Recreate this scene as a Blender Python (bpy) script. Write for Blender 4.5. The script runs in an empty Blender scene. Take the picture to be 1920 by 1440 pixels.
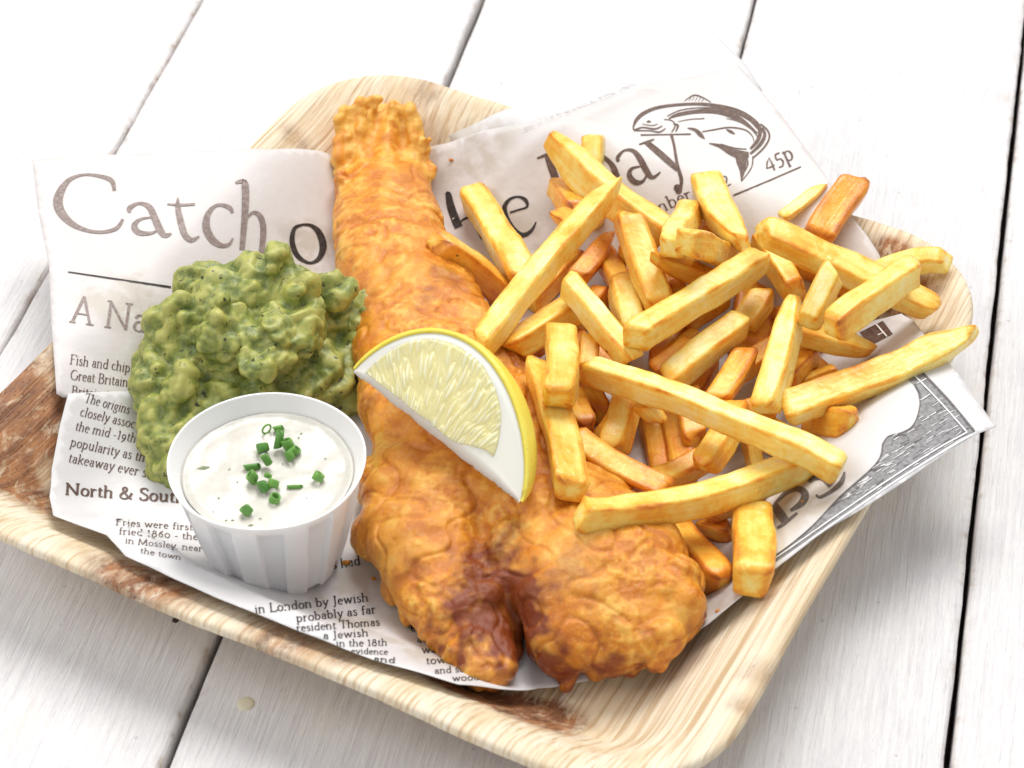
import bpy, bmesh, math, random
from mathutils import Vector, Matrix, noise
random.seed(7)
S = 0.01                                   # everything below is laid out in centimetres
# ------------------------------------------------------------------ camera, world, light, exposure
FPX = 4331.0; PITCH = math.radians(43.0); DIST = 80.0
cP, sP = math.cos(PITCH), math.sin(PITCH)
CAM = Vector((0, -DIST * cP, DIST * sP))
scene = bpy.context.scene
col = scene.collection
cam_data = bpy.data.cameras.new('camera')
cam_data.sensor_width = 36; cam_data.lens = 36 * FPX / 1920
cam_data.clip_start = 0.02; cam_data.clip_end = 50
cam_data.dof.use_dof = True; cam_data.dof.focus_distance = 0.765; cam_data.dof.aperture_fstop = 22
cam = bpy.data.objects.new('camera', cam_data); col.objects.link(cam)
cam.location = CAM * S; cam.rotation_euler = (math.radians(90) - PITCH, 0, 0)
scene.camera = cam
world = bpy.data.worlds.new('World'); scene.world = world; world.use_nodes = True
world.node_tree.nodes['Background'].inputs[0].default_value = (0.97, 0.98, 1.0, 1)
world.node_tree.nodes['Background'].inputs[1].default_value = 0.56

def area_light(name, loc, target, size, power, colour=(1, 1, 1)):
    d = bpy.data.lights.new(name, 'AREA'); d.shape = 'RECTANGLE'; d.size = size[0]; d.size_y = size[1]
    d.energy = power; d.color = colour
    o = bpy.data.objects.new(name, d); col.objects.link(o); o.location = loc
    o.rotation_euler = (Vector(target) - Vector(loc)).to_track_quat('-Z', 'Y').to_euler()
    return o
area_light('key_light', (0.36, 1.55, 2.7), (0, -0.03, 0), (1.9, 1.5), 93, (1.0, 0.985, 0.96))  # large soft key light from above and behind
area_light('side_light', (-0.95, -0.1, 0.95), (0, 0, 0.02), (0.6, 0.6), 5.0, (1.0, 0.98, 0.96))
vs = scene.view_settings
scene.display_settings.display_device = 'sRGB'
vs.view_transform = 'Standard'; vs.look = 'None'; vs.gamma = 1; vs.exposure = 0.0; vs.use_curve_mapping = False
scene.cycles.use_denoising = True
scene.cycles.max_bounces = 8
# ------------------------------------------------------------------ geometry helpers
def ray(px, py):
    u = (px - 960) / FPX; v = (720 - py) / FPX
    return Vector((u, cP + v * sP, -sP + v * cP))
def at(px, py, z):                          # a point of the table space, z cm above the table
    d = ray(px, py); t = (z - CAM.z) / d.z
    return CAM + d * t
def smooth(a, b, x):
    t = max(0.0, min(1.0, (x - a) / (b - a))); return t * t * (3 - 2 * t)
def lerp(a, b, t): return a + (b - a) * t
def nz(x, y, z=0.0): return noise.noise(Vector((x, y, z)))
def fbm(v, o=3):
    s, a = 0.0, 1.0
    for i in range(o):
        s += a * noise.noise(v); v = v * 2.03 + Vector((3.1, 1.7, 5.3)); a *= 0.5
    return s
def catmull(pts, n):
    """points (tuples of any length) -> resampled smooth list"""
    out = []; m = len(pts)
    for i in range(m - 1):
        p0 = pts[max(i - 1, 0)]; p1 = pts[i]; p2 = pts[i + 1]; p3 = pts[min(i + 2, m - 1)]
        for k in range(n):
            t = k / n
            out.append(tuple(0.5 * (2 * b + (c - a) * t + (2 * a - 5 * b + 4 * c - d) * t * t + (3 * b - a - 3 * c + d) * t ** 3)
                             for a, b, c, d in zip(p0, p1, p2, p3)))
    out.append(tuple(pts[-1])); return out
def add(name, verts, faces, m, parent=None, origin=(0, 0, 0), rotz=0.0, attrs=None, smooth_shade=True, local=False, kind=None):
    """one mesh object; verts in cm, world-space unless local"""
    me = bpy.data.meshes.new(name)
    o = Vector(origin)
    if not local:
        R = Matrix.Rotation(-rotz, 3, 'Z')
        verts = [R @ (Vector(v) - o) for v in verts]
    me.from_pydata([tuple(Vector(v) * S) for v in verts], [], faces)
    if attrs:
        for k, vals in attrs.items():
            a = me.attributes.new(k, 'FLOAT', 'POINT'); a.data.foreach_set('value', vals)
    if smooth_shade: me.polygons.foreach_set('use_smooth', [True] * len(me.polygons))
    if m: me.materials.append(m)
    me.update()
    ob = bpy.data.objects.new(name, me); col.objects.link(ob)
    if parent: ob.parent = parent
    else: ob.location = o * S; ob.rotation_euler.z = rotz
    if kind: ob['kind'] = kind
    return ob
def tag(o, label, cat, group=None, kind=None):
    o['label'] = label; o['category'] = cat
    if group: o['group'] = group
    if kind: o['kind'] = kind
    return o
def empty(name, origin, rotz=0.0):
    o = bpy.data.objects.new(name, None); col.objects.link(o); o.location = Vector(origin) * S; o.rotation_euler.z = rotz
    o.empty_display_size = 0.01
    return o
# ------------------------------------------------------------------ material helpers
class NT:
    def __init__(s, name, rough=0.5, **kw):
        s.m = bpy.data.materials.new(name); s.m.use_nodes = True; s.t = s.m.node_tree; s.n = s.t.nodes
        s.b = s.n['Principled BSDF']; s.b.inputs['Roughness'].default_value = rough
        for k, v in kw.items(): s.b.inputs[k.replace('_', ' ')].default_value = v
        tc = s.n.new('ShaderNodeTexCoord'); s.obj = tc.outputs['Object']
    def link(s, a, b): s.t.links.new(a, b)
    def mapped(s, scale=(1, 1, 1), rot=(0, 0, 0)):
        mp = s.n.new('ShaderNodeMapping'); mp.inputs['Scale'].default_value = tuple(100 * k for k in scale)
        if any(rot):
            mr = s.n.new('ShaderNodeMapping'); mr.inputs['Rotation'].default_value = rot
            s.link(s.obj, mr.inputs[0]); s.link(mr.outputs[0], mp.inputs[0])
        else: s.link(s.obj, mp.inputs[0])
        return mp.outputs[0]
    def noise(s, scale, detail=4, rough=0.55, vec=None, dist=0.0):
        x = s.n.new('ShaderNodeTexNoise'); x.inputs['Scale'].default_value = scale; x.inputs['Detail'].default_value = detail
        x.inputs['Roughness'].default_value = rough; x.inputs['Distortion'].default_value = dist
        s.link(vec if vec is not None else s.mapped(), x.inputs['Vector']); return x.outputs['Fac']
    def voro(s, scale, vec=None, feature='F1', out='Distance', rnd=1.0):
        x = s.n.new('ShaderNodeTexVoronoi'); x.feature = feature; x.inputs['Scale'].default_value = scale; x.inputs['Randomness'].default_value = rnd
        s.link(vec if vec is not None else s.mapped(), x.inputs['Vector']); return x.outputs[out]
    def attr(s, name):
        x = s.n.new('ShaderNodeAttribute'); x.attribute_name = name; return x.outputs['Fac']
    def ramp(s, fac, stops, interp='LINEAR'):
        x = s.n.new('ShaderNodeValToRGB'); r = x.color_ramp; r.interpolation = interp
        while len(r.elements) < len(stops): r.elements.new(0.5)
        for e, (p, c) in zip(r.elements, stops):
            e.position = p; e.color = (*c, 1) if isinstance(c, (tuple, list)) else (c, c, c, 1)
        s.link(fac, x.inputs[0]); return x.outputs[0]
    def math(s, op, a, b=None, clamp=False):
        x = s.n.new('ShaderNodeMath'); x.operation = op; x.use_clamp = clamp
        for i, v in enumerate((a, b)):
            if v is None: continue
            if isinstance(v, (int, float)): x.inputs[i].default_value = v
            else: s.link(v, x.inputs[i])
        return x.outputs[0]
    def mix(s, fac, a, b, mode='MIX'):
        x = s.n.new('ShaderNodeMix'); x.data_type = 'RGBA'; x.blend_type = mode
        for i, v in ((0, fac), (6, a), (7, b)):
            if isinstance(v, (int, float)): x.inputs[i].default_value = v
            elif isinstance(v, tuple): x.inputs[i].default_value = (*v, 1)
            else: s.link(v, x.inputs[i])
        return x.outputs[2]
    def color(s, c):
        if isinstance(c, tuple): s.b.inputs['Base Color'].default_value = (*c, 1)
        else: s.link(c, s.b.inputs['Base Color'])
    def bump(s, *layers):
        prev = None
        for h, dist, strength in layers:       # dist in cm
            x = s.n.new('ShaderNodeBump'); x.inputs['Distance'].default_value = dist * S; x.inputs['Strength'].default_value = strength
            s.link(h, x.inputs['Height'])
            if prev is not None: s.link(prev, x.inputs['Normal'])
            prev = x.outputs[0]
        s.link(prev, s.b.inputs['Normal']); s.link(prev, s.b.inputs['Coat Normal'])
    def sss(s, w, rad, scale):
        s.b.inputs['Subsurface Weight'].default_value = w; s.b.inputs['Subsurface Radius'].default_value = rad
        s.b.inputs['Subsurface Scale'].default_value = scale * S
# ------------------------------------------------------------------ the table: white painted planks
GANG = math.atan2(1316, 5922)              # direction in which the planks run, from +y towards +x
pd = Vector((math.sin(GANG), math.cos(GANG), 0)); pn = Vector((math.cos(GANG), -math.sin(GANG), 0))
def plank_mat():
    n = NT('white_painted_wood', 0.62)
    info = n.n.new('ShaderNodeObjectInfo'); rnd = info.outputs['Random']
    add_ = n.n.new('ShaderNodeVectorMath'); add_.operation = 'ADD'
    comb = n.n.new('ShaderNodeCombineXYZ'); n.link(n.math('MULTIPLY', rnd, 37.0), comb.inputs[0]); n.link(n.math('MULTIPLY', rnd, 91.0), comb.inputs[1])
    n.link(n.mapped(), add_.inputs[0]); n.link(comb.outputs[0], add_.inputs[1]); base = add_.outputs[0]
    def st(sx, sy):
        mp = n.n.new('ShaderNodeMapping'); mp.inputs['Scale'].default_value = (sx, sy, 1); n.link(base, mp.inputs[0]); return mp.outputs[0]
    warp = n.noise(0.35, 2, 0.5, base)
    fine = n.noise(1.0, 5, 0.65, st(7.5, 0.42), 0.7)
    hair = n.noise(1.0, 4, 0.6, st(22, 1.1), 0.4)
    ring = n.noise(1.0, 3, 0.5, st(1.5, 0.10), 1.4)
    blot = n.noise(0.5, 4, 0.6, base)
    c = n.mix(n.ramp(fine, [(0.40, 0.0), (0.62, 1.0)]), (0.73, 0.705, 0.72), (0.80, 0.795, 0.79))
    c = n.mix(n.ramp(blot, [(0.42, 0.0), (0.7, 0.55)]), c, (0.83, 0.82, 0.81))
    scr = n.math('MULTIPLY', n.ramp(hair, [(0.23, 1.0), (0.31, 0.0)]), n.ramp(n.noise(0.45, 2, 0.5, base), [(0.45, 0.0), (0.6, 0.8)]))
    c = n.mix(scr, c, (0.50, 0.44, 0.42))
    kn = n.ramp(n.voro(0.16, st(1, .8)), [(0.02, 0.55), (0.075, 0.0)])
    c = n.mix(kn, c, (0.60, 0.55, 0.51))
    sp = n.ramp(n.voro(0.9, st(1, .9)), [(0.035, 0.6), (0.075, 0.0)])
    c = n.mix(sp, c, (0.50, 0.47, 0.46))
    yl = n.ramp(n.noise(0.22, 3, 0.5, st(1.5, 1)), [(0.6, 0.0), (0.75, 0.35)])
    c = n.mix(yl, c, (0.84, 0.76, 0.62))
    fk = n.math('MULTIPLY', n.ramp(n.noise(1.0, 6, 0.75, st(2.2, .5), 0.6), [(0.655, 0.0), (0.675, 1.0)]), n.ramp(n.noise(0.22, 3, 0.5, base), [(0.48, 0.0), (0.58, .75)]))
    c = n.mix(fk, c, (0.62, 0.57, 0.54))
    crk = n.math('MULTIPLY', n.ramp(n.noise(1.0, 3, 0.6, st(5.0, .16), 1.1), [(0.485, 0.0), (0.5, 1.0), (0.515, 0.0)]), n.ramp(n.noise(0.3, 3, 0.5, base), [(0.52, 0.0), (0.62, .55)]))
    c = n.mix(crk, c, (0.50, 0.45, 0.43))
    edge = n.attr('edge'); ew = n.math('MULTIPLY', edge, n.ramp(n.noise(1.6, 4, 0.7, base), [(0.50, 0.08), (0.70, 0.9)]))
    c = n.mix(ew, c, (0.40, 0.29, 0.20))
    n.color(c)
    n.bump((crk, 0.05, -0.8), (fk, 0.03, -.6), (fine, 0.10, 0.6), (hair, 0.04, 0.5), (ring, 0.25, 0.35), (kn, 0.05, -0.5))
    return n.m
PLANK = plank_mat()
table = empty('table', (0, 0, -2.4)); table['kind'] = 'structure'; table['label'] = 'white painted wooden planks running away from the viewer with dark gaps'
gaps = [-61.0, -49.2, -37.4, -25.6, -13.82, -2.02, 9.50, 21.04, 32.8, 44.5, 56.2]       # x where the gap lines cross y = 20.52
gapw = [0.2, 0.2, 0.2, 0.16, 0.07, 0.25, 0.14, 0.19, 0.2, 0.2, 0.2]
def plank(x0, x1, w0, w1, k):
    L0, L1 = -62.0, 62.0
    c = pn * ((Vector(((x0 + x1) / 2, 20.52, 0))).dot(pn))
    half = ((x1 - x0) * pn.x) / 2
    xs = [-half + w0 / 2, -half + w0 / 2 + 0.05, -half + w0 / 2 + 0.14, -half + w0 / 2 + 0.35, 0, half - w1 / 2 - 0.35, half - w1 / 2 - 0.14, half - w1 / 2 - 0.05, half - w1 / 2]
    zs = [-0.16, -0.05, -0.012, 0, 0, 0, -0.012, -0.05, -0.16]
    eg = [1, .8, 0.4, 0, 0, 0, 0.4, .8, 1]
    V, Fc, E = [], [], []
    ny = 240
    for j in range(ny + 1):
        y = L0 + (L1 - L0) * j / ny
        for i in range(9):
            wob = 0.0
            if i < 3: wob = 0.03 * nz(y * 0.5, k * 9.1) + 0.018 * nz(y * 2.2, k * 3.1)
            if i > 5: wob = 0.045 * nz(y * 0.5, k * 9.1 + 50) + 0.03 * nz(y * 2.2, k * 3.1 + 50)
            V.append((xs[i] + wob, y, zs[i])); E.append(eg[i])
        V.append((xs[8], y, -2.2)); E.append(0); V.append((xs[0], y, -2.2)); E.append(0)
    m = 11
    for j in range(ny):
        for i in range(m):
            a = j * m + i; b = j * m + (i + 1) % m
            Fc.append((a, b, b + m, a + m))
    Fc.append(tuple(range(m))[::-1]); Fc.append(tuple(ny * m + i for i in range(m)))
    o = add('plank', V, Fc, PLANK, table, attrs={'edge': E}, local=True)
    o.location = (c + Vector((0, 0, 2.4 + 0.02 * math.sin(k * 2.3)))) * S; o.rotation_euler.z = -GANG
for k in range(len(gaps) - 1): plank(gaps[k], gaps[k + 1], gapw[k], gapw[k + 1], k)
nb = NT('dark_gap_backing', 0.9); nb.color((0.035, 0.022, 0.016))  # added unseen board, near black so the plank gaps look dark
V = [(sx, sy, z) for z in (-2.4, -3.4) for sx, sy in ((-61, -58), (47, -58), (47, 58), (-61, 58))]
ub = add('gap_backing', V, [(0, 1, 2, 3), (7, 6, 5, 4), (0, 4, 5, 1), (1, 5, 6, 2), (2, 6, 7, 3), (3, 7, 4, 0)], nb.m, table, local=True, smooth_shade=False)
ub.location = (0, 0, 2.37 * S); ub.rotation_euler.z = -GANG
# nail holes in the planks
nh = NT('nail_hole_dark', 0.8); nh.color((0.06, 0.035, 0.025))
nh2 = NT('yellowed_nail_head', 0.6); nh2.color((0.72, 0.66, 0.5))
def disc(name, px, py, r, m, label, z=0.03, dish=0.02):
    p = at(px, py, z); V = [p + Vector((0, 0, dish))]; n = 14
    for q, zz in ((0.6, dish * .8), (1.0, 0), (1.15, -0.05)):
        for i in range(n):
            a = 2 * math.pi * i / n; rr = r * q * (1 + 0.12 * nz(i, px)); V.append(p + Vector((rr * math.cos(a), rr * math.sin(a), zz)))
    Fc = [(0, 1 + i, 1 + (i + 1) % n) for i in range(n)]
    for k in range(2):
        for i in range(n): Fc.append((1 + k * n + i, 1 + (k + 1) * n + i, 1 + (k + 1) * n + (i + 1) % n, 1 + k * n + (i + 1) % n))
    o = add(name, [v - Vector((0, 0, -2.4)) for v in V], Fc, m, table, local=True); o['label'] = label
disc('nail', 329, 1162, 0.10, nh.m, 'small dark nail hole in the lower left plank')
disc('nail', 461, 1318, 0.24, nh2.m, 'yellowed filled nail head below the tray')
# ------------------------------------------------------------------ the palm leaf tray
TA = math.radians(-28.0)
tu = Vector((math.cos(TA), math.sin(TA), 0)); tv = Vector((-math.sin(TA), math.cos(TA), 0))
TC = tu * 0.45 + tv * -2.95
HALF, RAD = 13.4, 4.2
def sd_in(u, v):                            # distance inwards from the tray's rim, in tray axes
    qx = abs(u) - (HALF - RAD); qy = abs(v) - (HALF - RAD)
    return -(math.hypot(max(qx, 0), max(qy, 0)) + min(max(qx, qy), 0) - RAD)
def tray_z(d):
    if d < 0.1: return 3.12 + 0.10 * smooth(-0.05, 0.1, d)
    return 3.22 - 0.10 * smooth(.1, .9, d) - 2.77 * smooth(0.25, 4.3, d)
def uv_of(p):
    q = Vector((p[0], p[1], 0)) - TC; return q.dot(tu), q.dot(tv)
def loc_of(u, v): return TC + tu * u + tv * v
STAINS = []                                 # (u, v, radius u, radius v, strength) of the leaf's brown patches
for px, py, z, ru, rv, st in ((40, 790, 2.4, 2.0, 3.1, 1.25), (20, 880, 2.6, 1.6, 1.2, 1.0), (260, 1075, 3.2, 2.3, 1.3, 0.95), (530, 1190, 3.2, 1.9, 1.1, 0.7), (640, 1230, 3.2, .6, .5, .5), (800, 175, 3.0, .8, .9, .45),
                              (850, 262, 2.6, .35, .25, .9), (560, 255, 3, .9, .5, .5), (1670, 455, 3.2, 1.0, .55, 1.2), (1710, 545, 2.6, 1.3, .8, 1.0), (960, 1318, 1.3, 2.6, 1.3, 1.5), (860, 1290, 1.5, 1.3, .8, 1.1), (1040, 1320, .8, 1.2, .8, .9), (1430, 1275, 2.9, .8, .6, .4), (1390, 1340, 2.8, .6, .4, .5),
                              (700, 1345, 3.2, .8, .4, .5)):
    u, v = uv_of(at(px, py, z)); STAINS.append((u, v, ru, rv, st))
def leaf_mat():
    n = NT('palm_leaf', 0.55)
    v1 = n.mapped((7.0, 0.08, 1)); v2 = n.mapped((1.1, 0.06, 1)); v3 = n.mapped((16, 0.5, 1))
    fib = n.noise(1.0, 4, 0.6, v1, 0.08); wide = n.noise(1.0, 3, 0.5, v2); fine = n.noise(1.0, 3, 0.6, v3)
    c = n.mix(n.ramp(wide, [(0.35, 0.0), (0.65, 1.0)]), (0.78, 0.63, 0.42), (0.85, 0.76, 0.60))
    c = n.mix(n.ramp(fib, [(0.36, 1.0), (0.52, 0.0)]), c, (0.60, 0.43, 0.25))
    c = n.mix(n.ramp(fine, [(0.58, 0.0), (0.72, 0.5)]), c, (0.92, 0.84, 0.68))
    st = n.attr('stain')
    mot = n.noise(1.7, 6, 0.75, n.mapped((1.5, 0.6, 1)), 0.6)
    sfac = n.math('MULTIPLY', st, n.ramp(mot, [(0.36, 0.35), (0.56, 1.15)]), clamp=True)
    bc = n.mix(n.ramp(n.noise(1.0, 5, 0.7, n.mapped((2.4, 0.5, 1)), 0.3), [(0.35, 0.0), (0.65, 1.0)]), (0.11, 0.032, 0.014), (0.44, 0.19, 0.075))
    c = n.mix(n.math('MULTIPLY', sfac, 0.96), c, bc)
    speck = n.math('MULTIPLY', n.ramp(n.voro(4.5), [(0.10, 1.0), (0.22, 0.0)]), n.math('MULTIPLY', st, 0.7, clamp=True))
    c = n.mix(speck, c, (0.16, 0.06, 0.03))
    n.color(c)
    n.b.inputs['Specular IOR Level'].default_value = 0.35
    n.bump((fib, 0.12, 0.7), (fine, 0.04, 0.6), (wide, 0.2, 0.35))
    n.sss(0.08, (1, .7, .4), 0.15)
    return n.m
def make_tray():
    ds = [-0.06, 0.0, 0.06, 0.14, 0.25, 0.4, 0.6, 0.8, 1.0] + [1.0 + 0.16 * i for i in range(1, 28)] + [5.8, 6.6, 7.6, 8.6, 9.8, 11.0, 12.2, 13.0]
    NS, NA = 60, 14
    def ring(d):
        h = HALF - d; r = max(RAD - d, 0.25 if h > 0.6 else 0.05); pts = []
        for q in range(4):
            a0 = q * math.pi / 2; ex = Vector((math.cos(a0), math.sin(a0))); ey = Vector((-math.sin(a0), math.cos(a0)))
            for i in range(NS): pts.append(ex * h + ey * lerp(-(h - r), h - r, i / NS))
            for i in range(NA):
                a = math.pi / 2 * i / NA; pts.append(ex * (h - r) + ey * (h - r) + ex * r * math.cos(a) + ey * r * math.sin(a))
        return pts
    V, A, Fc = [], [], []
    def wob(x, y, d):
        w = smooth(4.5, 0.5, d) if d > .5 else 1.0
        return w * (0.10 * nz(x * 0.13, y * 0.13, 3) + 0.03 * nz(x * 1.1, y * 0.25, 8)) + 0.02 * nz(x * 1.6, y * .12, 1)
    m = 4 * (NS + NA)
    rings = [(d, 0) for d in ds] + [(0, 1)]
    def stain(x, y):
        s = 0
        for (u, v, ru, rv, st) in STAINS:
            q = math.hypot((x - u) / ru, (y - v) / rv) + 0.35 * nz(x * .9, y * .6, u)
            s += st * smooth(1.15, 0.35, q)
        return min(s, 1.4)
    for d in ds:
        for p in ring(d):
            k = 1 - smooth(0.0, 1.5, d)
            e = 0.10 * k * nz(p.x * 0.25, p.y * 0.25, 5)
            x, y = p.x * (1 + e / 13), p.y * (1 + e / 13)
            V.append((x, y, tray_z(d) + wob(x, y, d) - (0.12 if d < -0.03 else 0))); A.append(stain(x, y))
    top = len(ds)
    under = [d for d in reversed(ds) if d > -0.03]     # the underside, 0.28 cm lower
    under = ds[::-1][:-1]
    for d in under:
        for p in ring(d):
            k = 1 - smooth(0.0, 1.5, d); e = 0.10 * k * nz(p.x * 0.25, p.y * 0.25, 5)
            x, y = p.x * (1 + e / 13), p.y * (1 + e / 13)
            V.append((x, y, max(tray_z(d) + wob(x, y, d) - 0.20, 0.012))); A.append(stain(x, y))
    def joinr(a, b):
        for i in range(m):
            j = (i + 1) % m; Fc.append((a * m + i, a * m + j, b * m + j, b * m + i))
    for k in range(top - 1): joinr(k, k + 1)
    joinr(top + len(under) - 1, 0)
    for k in range(len(under) - 1): joinr(top + k, top + k + 1)
    Fc.append(tuple((top - 1) * m + i for i in range(m))); Fc.append(tuple(top * m + i for i in range(m))[::-1])
    o = add('palm_leaf_tray', V, Fc, leaf_mat(), None, TC, TA, {'stain': A}, local=True)
    tag(o, 'square beige palm leaf tray with rounded corners and brown patches under the food', 'tray')
make_tray()
# ------------------------------------------------------------------ the printed paper
def paper_z(x, y):
    u, v = uv_of((x, y)); d = sd_in(u, v)
    # how far the sheet rises outside the rim depends on the side of the tray
    ang = math.atan2(v, u)
    if d >= 0:
        z = 3.42 - 2.85 * smooth(0.35, 4.9, d)
        t = tray_z(d) + 0.10
        z = max(z, t)
    else:
        ne = smooth(9, 13, v)                                   # upper right side of the tray: the sheet leans up
        se = smooth(11, 13.5, u) * smooth(6, 2, v)
        z = 3.42 + (-d) * (0.03 + 0.16 * ne + 0.10 * se)
    z += 0.05 * nz(x * 0.35, y * 0.35, 4) + 0.025 * nz(x * 0.9, y * 0.7, 9)
    # soft creases
    for (cx, cy, ang_, w, h, s0, s1) in CREASES:
        dx, dy = x - cx, y - cy; a = dx * math.cos(ang_) + dy * math.sin(ang_); b = -dx * math.sin(ang_) + dy * math.cos(ang_)
        if s0 - 1 < a < s1 + 1 and abs(b) < 4 * w:
            z += h * math.exp(-abs(b) / w) * smooth(s0 - 0.8, s0 + 0.4, a) * smooth(s1 + 0.8, s1 - 0.4, a)
    return z
CREASES = []
def crease(p0, p1, w, h, z=2.0):  # a soft fold between two points
    a = at(*p0, z); b = at(*p1, z); d = b - a
    CREASES.append((a.x, a.y, math.atan2(d.y, d.x), w, h, 0.0, d.length))
def on_paper(px, py, off=0.0):
    d = ray(px, py)
    z = 9.0; p = CAM + d * ((z - CAM.z) / d.z)
    while z > -0.5:
        if z - off <= paper_z(p.x, p.y): break
        z -= 0.25; p = CAM + d * ((z - CAM.z) / d.z)
    lo, hi = z, z + 0.25
    for _ in range(12):
        m = (lo + hi) / 2; p = CAM + d * ((m - CAM.z) / d.z)
        if m - off <= paper_z(p.x, p.y): lo = m
        else: hi = m
    return CAM + d * ((hi - CAM.z) / d.z)
crease((188, 938), (330, 1045), 0.40, 0.8, 3.1)
crease((330, 1045), (640, 1200), 0.45, 0.3, 3.0)
crease((845, 300), (1240, 168), 0.25, 0.16, 3.6)
crease((110, 700), (270, 705), 0.5, -0.12, 2.2)
crease((840, 420), (1010, 290), 0.8, 0.12, 2.6)
crease((1440, 1060), (1800, 790), 0.6, 0.12, 3.0)
def paper_mat(name, c1, c2, gl=0.45):
    n = NT(name, gl)
    b = n.noise(0.35, 4, 0.5); g = n.noise(6, 4, 0.6)
    gr = n.math('MULTIPLY', n.attr('grease'), n.ramp(n.noise(0.8, 4, .6), [(.42, 0.0), (.55, 1.0)]), clamp=True)
    n.color(n.mix(gr, n.mix(n.ramp(b, [(0.35, 0.0), (0.65, 1.0)]), c1, c2), (0.66, 0.60, 0.52)))
    n.bump((n.noise(0.6, 4, 0.55), 0.15, 0.45), (n.voro(0.45, None, 'SMOOTH_F1'), .15, .25), (g, 0.02, 0.2))
    n.b.inputs['Specular IOR Level'].default_value = 0.35
    # thin greaseproof paper lets some light through
    tr = n.n.new('ShaderNodeBsdfTranslucent'); tr.inputs[0].default_value = (0.85, 0.82, 0.8, 1)
    mx = n.n.new('ShaderNodeMixShader'); mx.inputs[0].default_value = 0.22
    out = n.n['Material Output']; n.link(n.b.outputs[0], mx.inputs[1]); n.link(tr.outputs[0], mx.inputs[2]); n.link(mx.outputs[0], out.inputs[0])
    return n.m
PAPER = paper_mat('white_greaseproof_paper', (0.84, 0.83, 0.845), (0.87, 0.855, 0.855))
PAPER_PINK = paper_mat('pinkish_greaseproof_paper', (0.83, 0.78, 0.765), (0.85, 0.81, 0.80))
def inside(poly, x, y):
    r = False; j = len(poly) - 1
    for i in range(len(poly)):
        xi, yi = poly[i]; xj, yj = poly[j]
        if (yi > y) != (yj > y) and x < (xj - xi) * (y - yi) / (yj - yi) + xi: r = not r
        j = i
    return r
def sheet(name, outline_px, m, off, label, cell=0.24):
    """a sheet: its outline (points of the photograph's outline lifted onto the paper surface) filled with a fine grid that follows paper_z"""
    pts = [on_paper(px, py, off) for px, py in outline_px]
    poly = [(p.x, p.y) for p in pts]
    dense = []
    for i in range(len(poly)):
        a = poly[i]; b = poly[(i + 1) % len(poly)]; L = math.hypot(b[0] - a[0], b[1] - a[1]); k = max(1, int(L / cell))
        for q in range(k): dense.append((lerp(a[0], b[0], q / k), lerp(a[1], b[1], q / k)))
    x0 = min(p[0] for p in poly); x1 = max(p[0] for p in poly); y0 = min(p[1] for p in poly); y1 = max(p[1] for p in poly)
    from mathutils.geometry import delaunay_2d_cdt
    vs2 = [Vector(p) for p in dense]; nb_ = len(vs2)
    edges = [(i, (i + 1) % nb_) for i in range(nb_)]
    y = y0
    row = 0
    while y < y1:
        x = x0 + (row % 2) * cell / 2
        while x < x1:
            if inside(poly, x, y) and min((x - q[0]) ** 2 + (y - q[1]) ** 2 for q in dense[::1]) > (0.45 * cell) ** 2: vs2.append(Vector((x, y)))
            x += cell
        y += cell * 0.87; row += 1
    v2, _, f2, *_ = delaunay_2d_cdt(vs2, edges, [tuple(range(nb_))], 1, 1e-5)
    V = [(p.x, p.y, paper_z(p.x, p.y) + off) for p in v2]
    o = Vector((sum(p[0] for p in V) / len(V), sum(p[1] for p in V) / len(V), 0)); o.z = min(v[2] for v in V)
    gs = [(at(px, py, 1), R_) for px, py, R_ in ((700, 1130, 2.2), (600, 480, 1.6), (880, 330, 1.8), (1000, 470, 2.0), (1480, 990, 2.2), (1560, 760, 2.2), (800, 1230, 1.6), (1330, 1130, 1.6), (240, 650, 1.5), (1130, 800, 4.0))]
    gv = [max(smooth(1.2, .6, math.hypot(v[0] - c.x, v[1] - c.y) / R_) for c, R_ in gs) * .8 for v in V]
    ob = add(name, V, [tuple(f) for f in f2], m, None, o, attrs={'grease': gv})
    md = ob.modifiers.new('thick', 'SOLIDIFY'); md.thickness = 0.012 * S; md.offset = -1
    tag(ob, label, 'paper')
    return ob, o, off
SHEET_TOP = [(60, 300), (180, 291), (330, 285), (500, 281), (600, 283), (650, 300), (760, 285), (840, 268), (905, 245), (985, 232), (1100, 195), (1240, 152), (1385, 122), (1465, 215), (1545, 325), (1600, 410), (1650, 480),
             (1650, 560), (1560, 700), (1200, 800), (700, 800), (330, 790), (240, 752), (118, 745), (106, 738), (103, 690), (96, 600), (92, 500), (72, 400)]
SHEET_LOW = [(128, 738), (268, 733), (500, 735), (900, 720), (1250, 690), (1500, 640), (1640, 600), (1690, 588), (1712, 600), (1740, 640), (1800, 705), (1868, 800), (1836, 812), (1790, 838), (1700, 900), (1620, 952), (1480, 1046), (1330, 1168), (1150, 1265), (1010, 1290), (940, 1292), (860, 1283),
             (700, 1237), (560, 1183), (400, 1118), (300, 1072), (235, 1042), (200, 1003), (150, 985), (100, 966), (93, 930), (97, 880), (112, 800)]
SHEET_BACK = [(840, 255), (900, 228), (985, 196), (1100, 152), (1204, 112), (1290, 74), (1340, 62), (1400, 122), (1430, 170), (1240, 200), (1000, 280), (880, 310)]
back_sheet, o_back, off_back = sheet('printed_paper', SHEET_BACK, PAPER, 0.0, 'faint white paper strip sticking out behind the headline sheet at the top', 0.4)
top_sheet, o_top, off_top = sheet('printed_paper', SHEET_TOP, PAPER_PINK, 0.035, 'headline sheet reading Catch of the Day with a leaping salmon, under the fish and fries')
low_sheet, o_low, off_low = sheet('printed_paper', SHEET_LOW, PAPER, 0.09, 'lower paper sheet with small columns of text and an engraved border at its right corner')
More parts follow.
